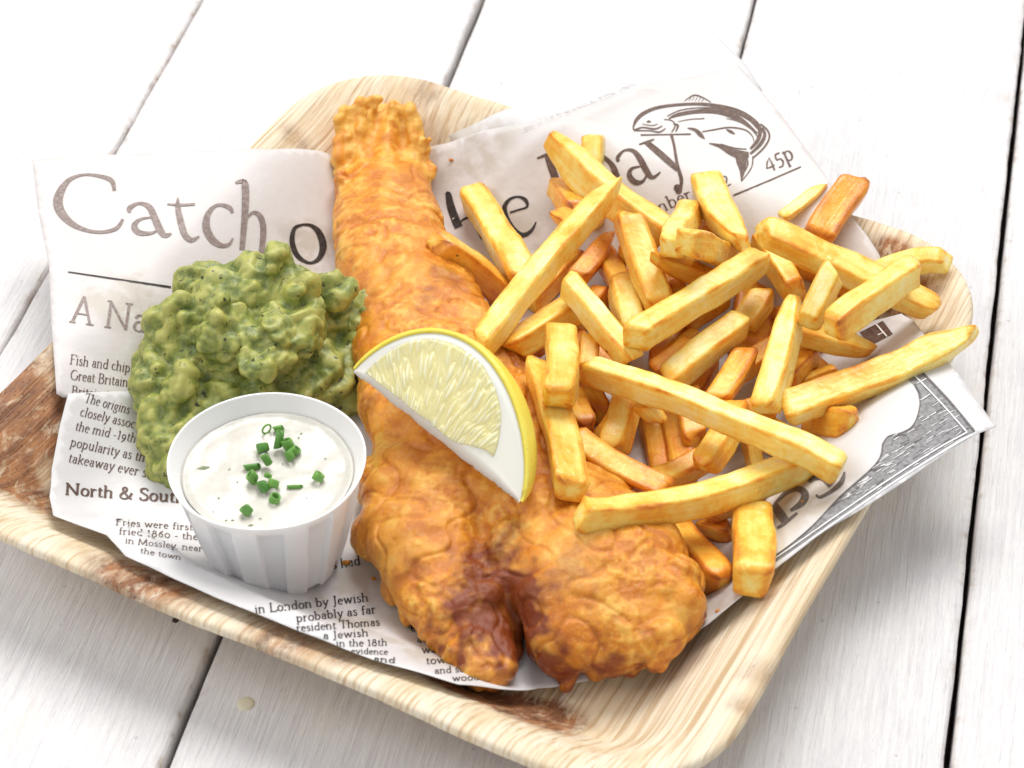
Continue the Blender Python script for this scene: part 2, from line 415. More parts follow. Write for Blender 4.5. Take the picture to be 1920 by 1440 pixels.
# ------------------------------------------------------------------ print on the paper
def ink(name, c, r=0.5):
    n = NT(name, r); b = n.noise(7, 3, 0.6); n.color(n.mix(n.ramp(b, [(0.4, 0.0), (0.7, 1.0)]), c, tuple(min(1, k * 1.6 + .02) for k in c))); n.b.inputs['Specular IOR Level'].default_value = 0.25; return n.m
INK = ink('black_print', (0.030, 0.022, 0.020)); INK_BROWN = ink('brown_black_print', (0.10, 0.06, 0.045)); INK_GREY = ink('grey_print', (0.12, 0.11, 0.11)); INK_FAINT = ink('faint_print', (0.62, 0.60, 0.60))
INK_LIGHT = ink('pale_grey_print', (0.21, 0.205, 0.21)); INK_SOFT = ink('overexposed_print', (0.24, 0.19, 0.175))  # the soft ink is paled to imitate overexposed lettering
WHITE_LINE = ink('white_print_line', (0.80, 0.80, 0.80))
class Print:
    """collects flat ribbons and patches laid on a sheet"""
    def __init__(s, off): s.V = []; s.F = []; s.off = off
    def stroke(s, pts, ox=0, oy=0, k=1.0, sub=4, lift=0.024):
        pts = [(ox + p[0] * k, oy + p[1] * k, p[2] * k) for p in pts]
        if sub > 1 and len(pts) > 2: pts = catmull(pts, sub)
        elif len(pts) == 2:
            L = math.hypot(pts[1][0] - pts[0][0], pts[1][1] - pts[0][1]); m = max(1, int(L / 18))
            pts = [tuple(lerp(a, b, i / m) for a, b in zip(*pts)) for i in range(m + 1)]
        b0 = len(s.V); n = len(pts)
        for i, (x, y, w) in enumerate(pts):
            a = pts[max(i - 1, 0)]; b = pts[min(i + 1, n - 1)]; dx, dy = b[0] - a[0], b[1] - a[1]; L = math.hypot(dx, dy) or 1
            nx, ny = -dy / L * w / 2, dx / L * w / 2
            for q in (1, -1): s.V.append(on_paper(x + q * nx, y + q * ny, s.off + lift))
        for i in range(n - 1):
            a = b0 + 2 * i; s.F.append((a, a + 2, a + 3, a + 1))
    def patch(s, poly, step=16, lift=0.016):
        from mathutils.geometry import delaunay_2d_cdt
        vs2 = []
        for i in range(len(poly)):
            a = poly[i]; b = poly[(i + 1) % len(poly)]; m = max(1, int(math.hypot(b[0] - a[0], b[1] - a[1]) / step))
            for q in range(m): vs2.append(Vector((lerp(a[0], b[0], q / m), lerp(a[1], b[1], q / m))))
        nb_ = len(vs2); x0 = min(p[0] for p in poly); x1 = max(p[0] for p in poly); y0 = min(p[1] for p in poly); y1 = max(p[1] for p in poly)
        y = y0 + step / 2
        while y < y1:
            x = x0 + step / 2
            while x < x1:
                if inside(poly, x, y) and min((x - q.x) ** 2 + (y - q.y) ** 2 for q in vs2[:nb_]) > (0.5 * step) ** 2: vs2.append(Vector((x, y)))
                x += step
            y += step
        v2, _, f2, *_ = delaunay_2d_cdt(vs2, [(i, (i + 1) % nb_) for i in range(nb_)], [tuple(range(nb_))], 1, 1e-5)
        b0 = len(s.V)
        for p in v2: s.V.append(on_paper(p.x, p.y, s.off + lift))
        for f in f2: s.F.append(tuple(b0 + i for i in f)[::-1])
    def build(s, name, m, parent, origin, label=None):
        V = [Vector(v) - Vector(origin) for v in s.V]
        # make every face look up
        F2 = []
        for f in s.F:
            a, b, c = V[f[0]], V[f[1]], V[f[2]]
            F2.append(f if (b - a).cross(c - a).z >= 0 else f[::-1])
        o = add(name, V, F2, m, parent, local=True, smooth_shade=True)
        if label: o['label'] = label
        return o
def big(name, strokes, off, origin, sheet_, m, ox, oy, k):
    p = Print(off)
    for st in strokes: p.stroke(st, ox, oy, k)
    o = p.build(name, m, sheet_, origin)
    return o
Z1 = (0, 60, 0.36458)
HEAD = [
 [[(588,815,18),(575,765,24),(520,742,18),(430,733,12),(350,765,24),(300,850,48),(310,920,46),(370,985,30),(450,1020,18),(530,1028,16),(600,1008,20),(632,962,14)]],
 [[(668,928,14),(666,905,26),(715,880,14),(768,900,30),(795,955,36),(822,1015,36),(848,1045,26),(882,1035,8)], [(800,950,8),(722,962,14),(690,998,32),(718,1032,28),(785,1032,14),(822,1005,8)]],
 [[(915,852,8),(914,900,26),(928,970,34),(950,1040,32),(985,1070,24),(1025,1050,8)], [(860,885,8),(930,889,13),(1002,885,12)]],
 [[(1195,930,14),(1180,902,22),(1120,889,15),(1073,930,28),(1060,1000,40),(1090,1065,38),(1140,1098,24),(1180,1090,16),(1198,1060,8)]],
 [[(1210,775,10),(1250,768,26),(1262,800,38),(1262,900,36),(1255,1000,32),(1245,1120,28)], [(1258,975,8),(1300,928,16),(1340,950,28),(1355,1020,32),(1345,1140,30)]],
]
for st in HEAD: big('headline_letter', st, off_top, o_top, top_sheet, INK_SOFT, *Z1)
big('headline_letter', [[(1560,990,12),(1515,1010,20),(1503,1080,28),(1530,1150,26),(1590,1187,14),(1640,1165,24),(1662,1100,38),(1640,1030,32),(1600,995,18),(1558,990,12)]], off_top, o_top, top_sheet, INK, *Z1)
big('ruled_line', [[(350,1233,6),(600,1270,8),(880,1312,11)]], off_top, o_top, top_sheet, INK, *Z1)
Z2 = (780, 230, 0.27083)
big('headline_letter', [[(205,500,8),(222,492,38),(238,570,54),(265,650,58),(295,725,58)], [(290,715,8),(325,672,14),(380,660,22),(430,720,46),(470,800,46)]], off_top, o_top, top_sheet, INK, *Z2)
big('headline_letter', [[(650,622,14),(700,606,14),(768,582,16),(757,535,28),(705,513,16),(645,533,22),(612,590,34),(630,680,48),(685,755,48),(745,778,32),(800,745,22),(832,685,8)]], off_top, o_top, top_sheet, INK, *Z2)
big('headline_letter', [[(838,247,14),(900,222,20),(970,188,12)], [(905,215,40),(935,300,52),(985,440,54),(1040,580,58)], [(970,188,12),(1090,175,16),(1230,200,26),(1330,262,30),(1375,330,44),(1385,420,46),(1300,560,30),(1100,600,14)]], off_top, o_top, top_sheet, INK_BROWN, *Z2)
big('headline_letter', [[(1402,268,22),(1396,240,26),(1440,192,14),(1500,192,26),(1545,240,40),(1588,320,44),(1618,368,38),(1650,375,22),(1692,340,8)], [(1565,300,8),(1492,318,20),(1478,368,38),(1518,412,40),(1570,405,20),(1602,350,10)]], off_top, o_top, top_sheet, INK_BROWN, *Z2)
Z3 = (1000, 60, 0.29167)
big('headline_letter', [[(680,722,8),(730,705,14),(778,688,8)], [(728,708,34),(800,768,40),(870,830,40),(930,885,30)], [(888,662,18),(905,730,16),(925,850,20),(950,940,24),(948,990,22),(932,1020,46),(915,1030,20)], [(905,1015,10),(925,1002,50),(950,1020,20)]], off_top, o_top, top_sheet, INK_BROWN, *Z3)
SALMON = [[(642,610,8),(665,560,22),(720,515,22),(820,480,18),(1000,462,16),(1150,468,20),(1300,500,22),(1400,555,26),(1455,620,26),(1445,690,24),(1395,750,14)],
 [(870,555,6),(930,530,22),(1050,510,24),(1180,507,36),(1290,540,36),(1370,590,24),(1440,650,8)], [(860,540,5),(950,500,6),(1100,485,6),(1250,500,8),(1380,560,8),(1440,620,5)],
 [(930,575,4),(1010,560,5),(1100,555,6)], [(1240,555,4),(1310,570,6),(1390,610,8),(1440,670,4)],
 [(1460,590,10),(1505,630,11),(1517,680,11),(1480,745,11),(1415,805,10)], [(1470,615,14),(1488,660,20),(1460,720,22),(1395,782,14)],
 [(1085,640,6),(1160,627,8),(1260,612,8),(1360,627,8),(1408,668,6),(1418,705,4)], [(1240,625,5),(1270,640,18),(1297,655,4)],
 [(642,605,8),(650,628,10),(700,612,8),(780,622,10),(830,602,5)], [(648,632,8),(750,634,6),(810,642,9),(850,618,5)], [(840,560,5),(890,568,6),(912,600,9),(888,645,6)], [(900,590,5),(930,600,14),(915,640,5)],
 [(690,661,9),(850,658,7),(1012,655,9)], [(990,616,4),(1040,628,20),(1075,660,26),(1102,686,4)], [(728,576,5),(742,574,14),(756,576,5)], [(700,590,4),(760,600,5),(800,590,4)],
 [(972,442,4),(1030,405,7),(1085,418,7),(1142,450,5)], [(1000,440,3),(1015,420,3)], [(1020,442,3),(1035,412,3)], [(1040,444,3),(1055,415,3)], [(1060,446,3),(1076,420,3)], [(1080,448,3),(1096,428,3)],
 [(1128,714,4),(1200,732,24),(1270,768,44),(1330,788,54),(1385,788,34)], [(1330,770,70),(1338,830,66),(1344,885,38),(1338,958,5)], [(1412,798,9),(1402,870,7),(1342,955,5)], [(1205,718,5),(1290,744,7),(1372,752,6)], [(1370,800,10),(1378,850,10),(1350,910,5)]]
big('salmon_emblem', SALMON, off_top, o_top, top_sheet, INK_BROWN, *Z3)['label'] = 'engraved leaping salmon curled over the headline'
big('ruled_line', [[(1285,1050,10),(1500,960,8),(1720,865,8)]], off_top, o_top, top_sheet, INK_BROWN, *Z3)
# -- a small serif alphabet drawn with a broad nib (x right, y up, em = 1)
def arc(cx, cy, rx, ry, a0, a1, n=7): return [(cx + rx * math.cos(math.radians(lerp(a0, a1, i / n))), cy + ry * math.sin(math.radians(lerp(a0, a1, i / n)))) for i in range(n + 1)]
X, K = 0.43, 0.68
def stem(x, y0=0, y1=X, foot=True, head=True):
    r = [[(x, y0), (x, y1)]]
    if foot: r.append([(x - .07, y0 + .008), (x + .07, y0 + .008)])
    if head: r.append([(x - .08, y1 - .035), (x, y1)])
    return r
G = {
 'a': (.40, [[(.08,.33)] + arc(.19,.33,.10,.09,150,0,5) + [(.29,.06),(.36,.01)], arc(.19,.13,.12,.12,60,320,8)]),
 'b': (.46, stem(.09,0,K,False) + [arc(.22,.21,.15,.20,150,-150,9)]), 'c': (.38, [arc(.21,.21,.15,.21,45,315,9)]),
 'd': (.47, stem(.36,0,K,False) + [arc(.22,.21,.15,.20,30,330,9), [(.36,.02),(.43,.02)]]), 'e': (.40, [[(.07,.25),(.33,.25)] + arc(.20,.21,.14,.21,15,315,10)]),
 'f': (.30, [[(.13,0),(.13,.55)] + arc(.22,.56,.09,.12,180,40,4), [(.04,.40),(.25,.40)], [(.05,.01),(.21,.01)]]), 'g': (.43, [arc(.20,.28,.12,.14,0,360,10), [(.30,.38),(.39,.42)], [(.14,.15),(.12,.07),(.28,.04)] + arc(.21,-.08,.14,.10,50,-220,9)]),
 'h': (.49, stem(.09,0,K) + [[(.09,.32)] + arc(.23,.30,.13,.12,150,0,4) + [(.36,.01)], [(.29,.008),(.43,.008)]]), 'i': (.24, stem(.11) + [[(.09,.58),(.13,.60)]]),
 'j': (.24, [[(.12,X),(.12,-.12),(.03,-.2)]]), 'k': (.46, stem(.09,0,K) + [[(.10,.18),(.34,.41)], [(.19,.26),(.37,.02),(.44,.01)], [(.26,.42),(.42,.42)]]), 'l': (.24, stem(.11,0,K)),
 'm': (.75, stem(.09) + [[(.09,.32)] + arc(.22,.30,.12,.12,150,0,4) + [(.34,.01)], [(.34,.30)] + arc(.48,.30,.12,.12,150,0,4) + [(.61,.01)], [(.27,.008),(.41,.008)], [(.54,.008),(.68,.008)]]),
 'n': (.50, stem(.09) + [[(.09,.32)] + arc(.23,.30,.13,.12,150,0,4) + [(.37,.01)], [(.30,.008),(.44,.008)]]), 'o': (.45, [arc(.22,.21,.16,.21,90,450,12)]),
 'p': (.47, stem(.09,-.22,X) + [arc(.22,.21,.15,.20,150,-150,9)]), 'r': (.34, stem(.09) + [[(.09,.30),(.17,.40),(.27,.40),(.29,.36)]]),
 's': (.34, [[(.27,.36),(.20,.42),(.10,.40),(.08,.32),(.15,.24),(.25,.18),(.27,.09),(.20,.01),(.10,.02),(.05,.09)]]), 't': (.29, [[(.12,.54),(.12,.08),(.17,.01),(.27,.04)], [(.03,.41),(.25,.41)]]),
 'u': (.50, [[(.03,.41),(.10,.42),(.10,.13),(.16,.02),(.26,.03),(.36,.12)]] + stem(.37,0,X,False) + [[(.37,.02),(.45,.02)]]), 'v': (.43, [[(.07,.42),(.21,.01)], [(.21,.01),(.36,.42)], [(.01,.42),(.14,.42)], [(.29,.42),(.42,.42)]]),
 'w': (.64, [[(.07,.42),(.19,.01)], [(.19,.01),(.31,.42)], [(.31,.42),(.43,.01)], [(.43,.01),(.56,.42)], [(.01,.42),(.13,.42)], [(.49,.42),(.62,.42)]]), 'y': (.43, [[(.07,.42),(.22,.02)], [(.36,.42),(.17,-.12),(.06,-.2)], [(.01,.42),(.14,.42)], [(.29,.42),(.42,.42)]]),
 'A': (.66, [[(.32,.69),(.10,.01)], [(.32,.69),(.56,.01)], [(.17,.24),(.46,.24)], [(.02,.008),(.19,.008)], [(.46,.008),(.66,.008)]]), 'N': (.74, [[(.13,.66),(.13,.01)], [(.12,.66),(.60,.01)], [(.60,.01),(.60,.67)], [(.03,.67),(.14,.67)], [(.04,.008),(.22,.008)], [(.50,.67),(.69,.67)]]),
 'F': (.52, [[(.13,.01),(.13,.67)], [(.04,.67),(.48,.67),(.48,.56)], [(.13,.36),(.38,.36)], [(.04,.008),(.24,.008)]]), 'G': (.70, [arc(.36,.34,.29,.34,50,350,12) + [(.62,.10),(.62,.28)], [(.52,.29),(.70,.29)]]),
 'B': (.58, [[(.13,.01),(.13,.67)], [(.04,.67),(.26,.67)] + arc(.28,.52,.16,.15,90,-90,5), [(.13,.36)] + arc(.30,.18,.20,.18,90,-90,6) + [(.04,.005)]]), 'T': (.58, [[(.29,.01),(.29,.67)], [(.03,.56),(.04,.67),(.54,.67),(.55,.56)], [(.20,.008),(.38,.008)]]),
 'S': (.48, [[(.40,.55),(.34,.67),(.20,.68),(.09,.60),(.10,.48),(.22,.38),(.36,.29),(.42,.17),(.36,.04),(.22,-.01),(.10,.03),(.06,.14)]]), 'L': (.54, [[(.13,.66),(.13,.01)], [(.04,.67),(.23,.67)], [(.04,.008),(.48,.008),(.51,.13)]]),
 'J': (.34, [[(.18,.66),(.18,.0),(.12,-.12),(.03,-.13)], [(.08,.67),(.28,.67)]]), 'M': (.84, [[(.14,.66),(.11,.01)], [(.14,.66),(.40,.05)], [(.40,.05),(.67,.67)], [(.67,.67),(.71,.01)], [(.04,.008),(.2,.008)], [(.62,.008),(.8,.008)]]),
 '&': (.70, [[(.60,.36),(.50,.12),(.30,0),(.12,.04),(.07,.18),(.18,.33),(.34,.46),(.36,.60),(.26,.67),(.17,.58),(.24,.40),(.46,.10),(.62,0)]]),
 '0': (.46, [arc(.22,.22,.16,.22,90,450,12)]), '1': (.34, [[(.08,.52),(.17,.60),(.17,.01)], [(.08,.008),(.26,.008)]]), '2': (.44, [[(.07,.42),(.12,.55),(.25,.56),(.30,.42),(.20,.20),(.05,.02),(.36,.02)]]), '4': (.48, [[(.32,-.1),(.32,.45),(.04,.10),(.42,.10)]]),
 '5': (.44, [[(.36,.46),(.14,.46),(.12,.24),(.26,.24),(.34,.10),(.24,-.08),(.06,-.06)]]), '6': (.46, [[(.36,.62),(.16,.46),(.09,.2),(.2,.01),(.34,.10),(.34,.28),(.22,.37),(.10,.28)]]), '8': (.46, [arc(.22,.48,.11,.13,90,450,9), arc(.22,.17,.15,.18,90,450,9)]),
 '9': (.46, [[(.10,-.14),(.28,0),(.36,.22),(.28,.40),(.12,.38),(.09,.20),(.20,.10),(.34,.20)]]), '-': (.32, [[(.04,.2),(.26,.2)]]), ',': (.2, [[(.10,.04),(.06,-.09)]]), ' ': (.24, []), '.': (.2, [[(.08,.03),(.12,.03)]]),
}
def text(pr, s, p0, p1, h, thick=0.085, thin=0.03, slant=0.0, upv=None, mirror=False):
    """set the words s from the point p0 to p1 on the sheet, h = em height"""
    W = sum(G[c][0] for c in s); dx, dy = p1[0] - p0[0], p1[1] - p0[1]
    ex = (dx / W, dy / W)
    L = math.hypot(dx, dy); ey = upv if upv else (dy / L * h, -dx / L * h)
    x = 0; hs = (math.hypot(*ex) + h) / 2
    for ch in s:
        w, sts = G[ch]
        for st in sts:
            pts = []
            for i, (gx, gy) in enumerate(st):
                a = st[max(i - 1, 0)]; b = st[min(i + 1, len(st) - 1)]; ang = math.atan2(b[1] - a[1], b[0] - a[0])
                wd = thin + (thick - thin) * abs(math.sin(ang + 0.25))
                X_ = x + gx + slant * gy
                if mirror: X_ = W - X_
                pts.append((p0[0] + ex[0] * X_ + ey[0] * gy, p0[1] + ex[1] * X_ + ey[1] * gy, wd * hs))
            pr.stroke(pts, sub=2 if len(pts) > 2 else 1)
        x += w
def words(name, lines, off, origin, sh, m, **kw):
    p = Print(off)
    for L in lines: text(p, *L, **kw)
    o = p.build(name, m, sh, origin); o['kind'] = 'stuff'; return o
words('subheading', [("A Natio", (128, 603), (345, 634), 74)], off_top, o_top, top_sheet, INK_SOFT, thick=.075, thin=.02)
words('body_text', [("Fish and chips", (130, 682), (252, 699), 27), ("Great Britain", (131, 711), (240, 725), 27), ("Britain in", (133, 741), (215, 750), 27)], off_top, o_top, top_sheet, INK_BROWN)
words('body_text', [("The origins", (157, 753), (242, 776), 26), ("closely assoc", (149, 779), (252, 803), 26), ("the mid -19th", (140, 806), (254, 830), 26), ("popularity as the", (131, 836), (280, 868), 27), ("takeaway ever since", (127, 866), (312, 902), 27)], off_low, o_low, low_sheet, INK_BROWN, slant=.08)
words('subheading', [("North & South", (121, 927), (348, 943), 32)], off_low, o_low, low_sheet, INK_BROWN, thick=.13, thin=.04)
words('body_text', [("Fries were first", (216, 984), (362, 994), 18), ("fried 1860 - the", (222, 1001), (372, 1012), 18), ("in Mossley, near", (234, 1018), (380, 1034), 17), ("the town", (262, 1036), (340, 1050), 15)], off_low, o_low, low_sheet, INK_BROWN)
words('body_text', [("es had", (612, 1068), (677, 1059), 27), ("in London by Jewish", (478, 1150), (692, 1127), 24), ("probably as far", (556, 1166), (706, 1149), 23), ("resident Thomas", (556, 1184), (713, 1172), 21), ("a Jewish", (606, 1198), (692, 1192), 20), ("in the 18th", (630, 1212), (727, 1210), 19), ("evidence", (658, 1225), (728, 1227), 16), ("and", (700, 1239), (742, 1243), 15)], off_low, o_low, low_sheet, INK, thick=.10)
words('body_text', [("we had", (764, 1164), (812, 1160), 23), ("every", (770, 1184), (822, 1180), 23), ("at the", (782, 1205), (832, 1201), 22), ("work", (791, 1225), (842, 1221), 21), ("towns", (799, 1245), (860, 1241), 20), ("and so", (815, 1263), (872, 1259), 18), ("wood", (848, 1277), (900, 1274), 17)], off_low, o_low, low_sheet, INK, thick=.10)
words('price_text', [("45p", (1438, 320), (1492, 296), 46)], off_top, o_top, top_sheet, INK_BROWN)
words('date_text', [("mber", (1228, 404), (1300, 372), 36), ("2", (1356, 352), (1374, 344), 34)], off_top, o_top, top_sheet, INK_BROWN)
words('reversed_text', [("sides were showing then it was", (978, 249), (1196, 156), 17)], off_top, o_top, top_sheet, INK_FAINT, mirror=True)
# large letters and engraving on the lower sheet's right corner
Z4 = (1200, 800, 0.36458)
big('large_letter', [[(688,400,40),(715,440,46),(748,485,46)], [(665,420,10),(700,395,10)], [(705,520,12),(745,495,16),(808,442,12)], [(690,398,12),(750,338,22),(810,318,28),(848,345,40),(830,392,34),(772,432,14)]], off_low, o_low, low_sheet, INK_GREY, *Z4)
big('large_letter', [[(870,285,14),(895,258,34),(940,262,30),(985,300,40)], [(905,350,12),(925,362,16),(985,330,18),(1035,285,26),(1052,232,10)]], off_low, o_low, low_sheet, INK_GREY, *Z4)
Z5 = (1300, 560, 0.32292)
def z5(L): return [(Z5[0] + x * Z5[2], Z5[1] + y * Z5[2]) for x, y in L]
ENG = [(1200,450),(1312,404),(1480,580),(1636,770),(1540,815),(1400,905),(1200,1030),(1000,1165),(800,1300),(640,1415),(520,1500),(420,1570),(330,1650),(300,1640),(430,1520),(560,1430),(700,1310),(850,1150),(1000,1020),(1070,950),(1090,890),(1095,840),(1130,795),(1210,775),(1265,745),(1300,690),(1315,620),(1305,550),(1280,500)]
ep = Print(off_low); ep.patch(z5(ENG)); ep.build('engraving_ground', INK_LIGHT, low_sheet, o_low)
ep = Print(off_low)
ep.stroke([(x, y, 7) for x, y in [(1285,495),(1318,560),(1312,640),(1290,710),(1255,755),(1200,780),(1130,800),(1100,850),(1090,910),(1030,990),(850,1150),(700,1310),(560,1430),(430,1520)]], *Z5, lift=.034)
ep.stroke([(1240,430,10),(1310,404,10)], *Z5, lift=.034)
ep.stroke([(1150,850,5),(1170,800,6),(1230,790,5),(1250,830,5),(1200,860,5)], *Z5, lift=.034)
rr = random.Random(3)
poly5 = ENG
for i in range(420):                        # hatching of the engraving, dark and short
    x = rr.uniform(320, 1620); y = rr.uniform(420, 1620)
    dx, dy = rr.uniform(18, 70), 0; a = math.radians(-32 + rr.uniform(-7, 7))
    e = (x + dx * math.cos(a), y + dx * math.sin(a))
    if inside(poly5, x, y) and inside(poly5, *e): ep.stroke([(x, y, rr.uniform(3, 8)), (*e, 3)], *Z5, lift=.028)
ep.stroke([(1312,410,12),(1475,580,12),(1632,768,12)], *Z5, lift=.032)
ep.build('engraving_lines', INK_GREY, low_sheet, o_low)
ep = Print(off_low)
for L in ([(1265,425,9),(1430,595,8),(1590,775,8)], [(1590,775,8),(1400,880,8),(1150,1040,8),(900,1210,7),(650,1385,7),(440,1530,6)], [(1615,790,6),(1420,905,6),(1180,1055,6),(930,1225,6),(670,1405,6)]): ep.stroke(L, *Z5, lift=.044)
for i in range(260):
    x = rr.uniform(700, 1600); y = rr.uniform(440, 1200); dx = rr.uniform(25, 70); a = math.radians(-32 + rr.uniform(-6, 6)); e = (x + dx * math.cos(a), y + dx * math.sin(a))
    if inside(poly5, x, y) and inside(poly5, *e): ep.stroke([(x, y, 3), (*e, rr.uniform(2, 5))], *Z5, lift=.040)
ep.build('engraving_highlights', WHITE_LINE, low_sheet, o_low)
ep = Print(off_low); ep.patch(z5([(965,195),(1100,128),(1158,205),(1040,268),(1000,240)])); ep.build('printed_border', INK_BROWN, low_sheet, o_low)
ep = Print(off_low); ep.stroke([(1062,148,8),(1125,220,8)], *Z5, lift=.035); ep.stroke([(1020,232,6),(1142,178,6)], *Z5, lift=.035); ep.build('border_line', WHITE_LINE, low_sheet, o_low)
# ------------------------------------------------------------------ food: solid forms grown from overlapping lumps
ICO = {}
def ico(n):
    if n not in ICO:
        b = bmesh.new(); bmesh.ops.create_icosphere(b, subdivisions=n, radius=1.0)
        ICO[n] = ([v.co.copy() for v in b.verts], [tuple(v.index for v in f.verts) for f in b.faces]); b.free()
    return ICO[n]
def lumps_mesh(lumps, voxel, smooth_it):
    """lumps: (centre, (rx, ry, rz), rotation matrix) in cm -> verts, faces of one continuous skin"""
    V, Fc = [], []
    for c, r, R in lumps:
        vv, ff = ico(2 if max(r) < 0.5 else 3); b = len(V)
        for v in vv: V.append(c + R @ Vector((v.x * r[0], v.y * r[1], v.z * r[2])))
        Fc += [tuple(b + i for i in f) for f in ff]
    me = bpy.data.meshes.new('tmp'); me.from_pydata(V, [], Fc); ob = bpy.data.objects.new('tmp', me); col.objects.link(ob)
    md = ob.modifiers.new('r', 'REMESH'); md.mode = 'VOXEL'; md.voxel_size = voxel
    sm = ob.modifiers.new('s', 'SMOOTH'); sm.factor = 0.5; sm.iterations = smooth_it
    dg = bpy.context.evaluated_depsgraph_get(); dg.update(); ev = ob.evaluated_get(dg); m2 = ev.to_mesh()
    V = [v.co.copy() for v in m2.vertices]; N = [v.normal.copy() for v in m2.vertices]; Fc = [tuple(p.vertices) for p in m2.polygons]
    ev.to_mesh_clear(); bpy.data.objects.remove(ob); bpy.data.meshes.remove(me)
    return V, N, Fc
def over(px, py, h):                        # point h cm above the paper that is seen at this place
    return on_paper(px, py, h)
def rotz(a): return Matrix.Rotation(a, 3, 'Z')
def basis(fwd, up=Vector((0, 0, 1))):
    f = fwd.normalized(); s_ = up.cross(f).normalized(); u_ = f.cross(s_)
    return Matrix((f, s_, u_)).transposed()   # x along fwd
# ---- the battered fish
FISH = []
def chain(pts, step, along):
    c = catmull(pts, 10); P_ = [over(a, b, h) for a, b, h, w, rz in c]; acc = 9
    for i in range(len(c)):
        if i: acc += (P_[i] - P_[i - 1]).length
        if acc >= step or i == len(c) - 1:
            acc = 0; d = P_[min(i + 1, len(c) - 1)] - P_[max(i - 1, 0)]; d.z *= 0.6
            FISH.append((P_[i], (along * 1.25, c[i][3] / 57.0, c[i][4]), basis(d)))
chain([(716, 285, .75, 84, .72), (718, 330, .9, 98, 1.0), (722, 400, 1.2, 113, 1.25), (738, 480, 1.4, 122, 1.4), (768, 560, 1.5, 138, 1.45), (800, 640, 1.5, 152, 1.5), (845, 740, 1.55, 172, 1.55), (885, 830, 1.6, 195, 1.6), (930, 910, 1.6, 205, 1.6)], 0.8, 1.7)
chain([(830, 900, 1.5, 150, 1.4), (800, 970, 1.45, 122, 1.35), (812, 1040, 1.35, 112, 1.3), (842, 1110, 1.2, 100, 1.2), (880, 1170, 1.0, 76, 1.0), (902, 1215, .8, 56, .8)], 0.8, 1.3)
chain([(1000, 930, 1.6, 150, 1.5), (1060, 990, 1.7, 158, 1.5), (1110, 1050, 1.75, 165, 1.5), (1142, 1110, 1.65, 168, 1.45), (1152, 1165, 1.4, 158, 1.3)], 0.8, 1.3)
for px, py, h, rx, ry, rz in ((1258, 1120, 1.6, .75, .8, 1.0), (1235, 1065, 1.7, .8, .8, 1.0), (1060, 1225, .9, .9, .7, .9), (1235, 1205, 1.0, .9, .6, .9), (1150, 1225, 1.0, .9, .7, .9), (1062, 1262, .35, .4, .5, .45), (1062, 1283, .2, .3, .3, .35), (1120, 1262, .35, .4, .3, .4), (1180, 1255, .4, .45, .3, .4), (1235, 1245, .4, .4, .3, .4),
                                    (1285, 1150, 1.1, .6, .5, .7), (1012, 1215, .8, .4, .4, .6), (862, 1222, .6, .5, .4, .5), (905, 1248, .35, .6, .35, .45), (735, 1100, .8, .45, .6, .6), (722, 1040, .9, .5, .7, .7), (765, 1150, .6, .4, .5, .5),
                                    (690, 1010, 1.0, .45, .8, .8), (1170, 1010, 1.8, .9, .7, 1.0), (690, 900, 1.2, .5, .9, .9), (925, 1256, .3, .3, .25, .3), (948, 1165, .7, .55, .9, .55), (955, 1215, .35, .45, .6, .35), (945, 1050, 1.55, .9, .8, 1.2), (950, 1100, 1.25, .8, .7, 1.0), (955, 1140, .9, .6, .6, .8), (850, 1150, 1.5, .55, .6, .6), (908, 1120, 1.75, .6, .6, .6), (885, 1195, 1.25, .5, .45, .5), (928, 1170, 1.25, .45, .5, .5), (860, 1090, 1.9, .6, .7, .6), (800, 1120, 1.5, .6, .6, .6), (915, 1225, .8, .5, .45, .5), (960, 1010, 2.1, .8, .7, .8), (940, 1250, .4, .45, .4, .4), (820, 1190, .5, .4, .4, .45),
                                    (640, 345, .9, .42, .5, .7), (645, 420, 1.0, .5, .7, .8), (652, 500, 1.0, .5, .6, .8)):
    FISH.append((over(px, py, h), (rx, ry, rz), rotz(0.3)))
for px, py, h, rx, ry, rz in ((1235, 1030, 1.75, 1.0, .9, 1.0), (1272, 1095, 1.6, .85, .85, 1.0), (1180, 1190, 1.2, 1.3, .8, 1.1), (1290, 1135, 1.2, .7, .7, .9)): FISH.append((over(px, py, h), (rx, ry, rz), rotz(-.5)))
for a, b, h, r in (((650, 212), (640, 300), .75, .30), ((672, 196), (672, 300), .85, .30), ((700, 188), (692, 290), .95, .24), ((740, 200), (748, 300), .95, .28), ((765, 212), (782, 310), .8, .32), ((785, 240), (806, 330), .65, .30), ((655, 240), (650, 330), .5, .38), ((770, 230), (790, 330), .45, .4), ((715, 235), (720, 320), .35, .5)):
    A, B = over(*a, h), over(*b, h * .8)
    for i in range(9):
        t = i / 8; q = A.lerp(B, t); FISH.append((q + Vector((.06 * math.sin(i * 2.1), 0, .05 * math.cos(i * 1.7))), (r * 1.1, r * (0.8 + .35 * t), r), rotz(1.5)))
for px, py, r in ((662, 205, .22), (708, 186, .2), (752, 205, .22), (690, 192, .2), (640, 225, .2), (800, 262, .22)): FISH.append((over(px, py, .95), (r, r, r), rotz(0)))
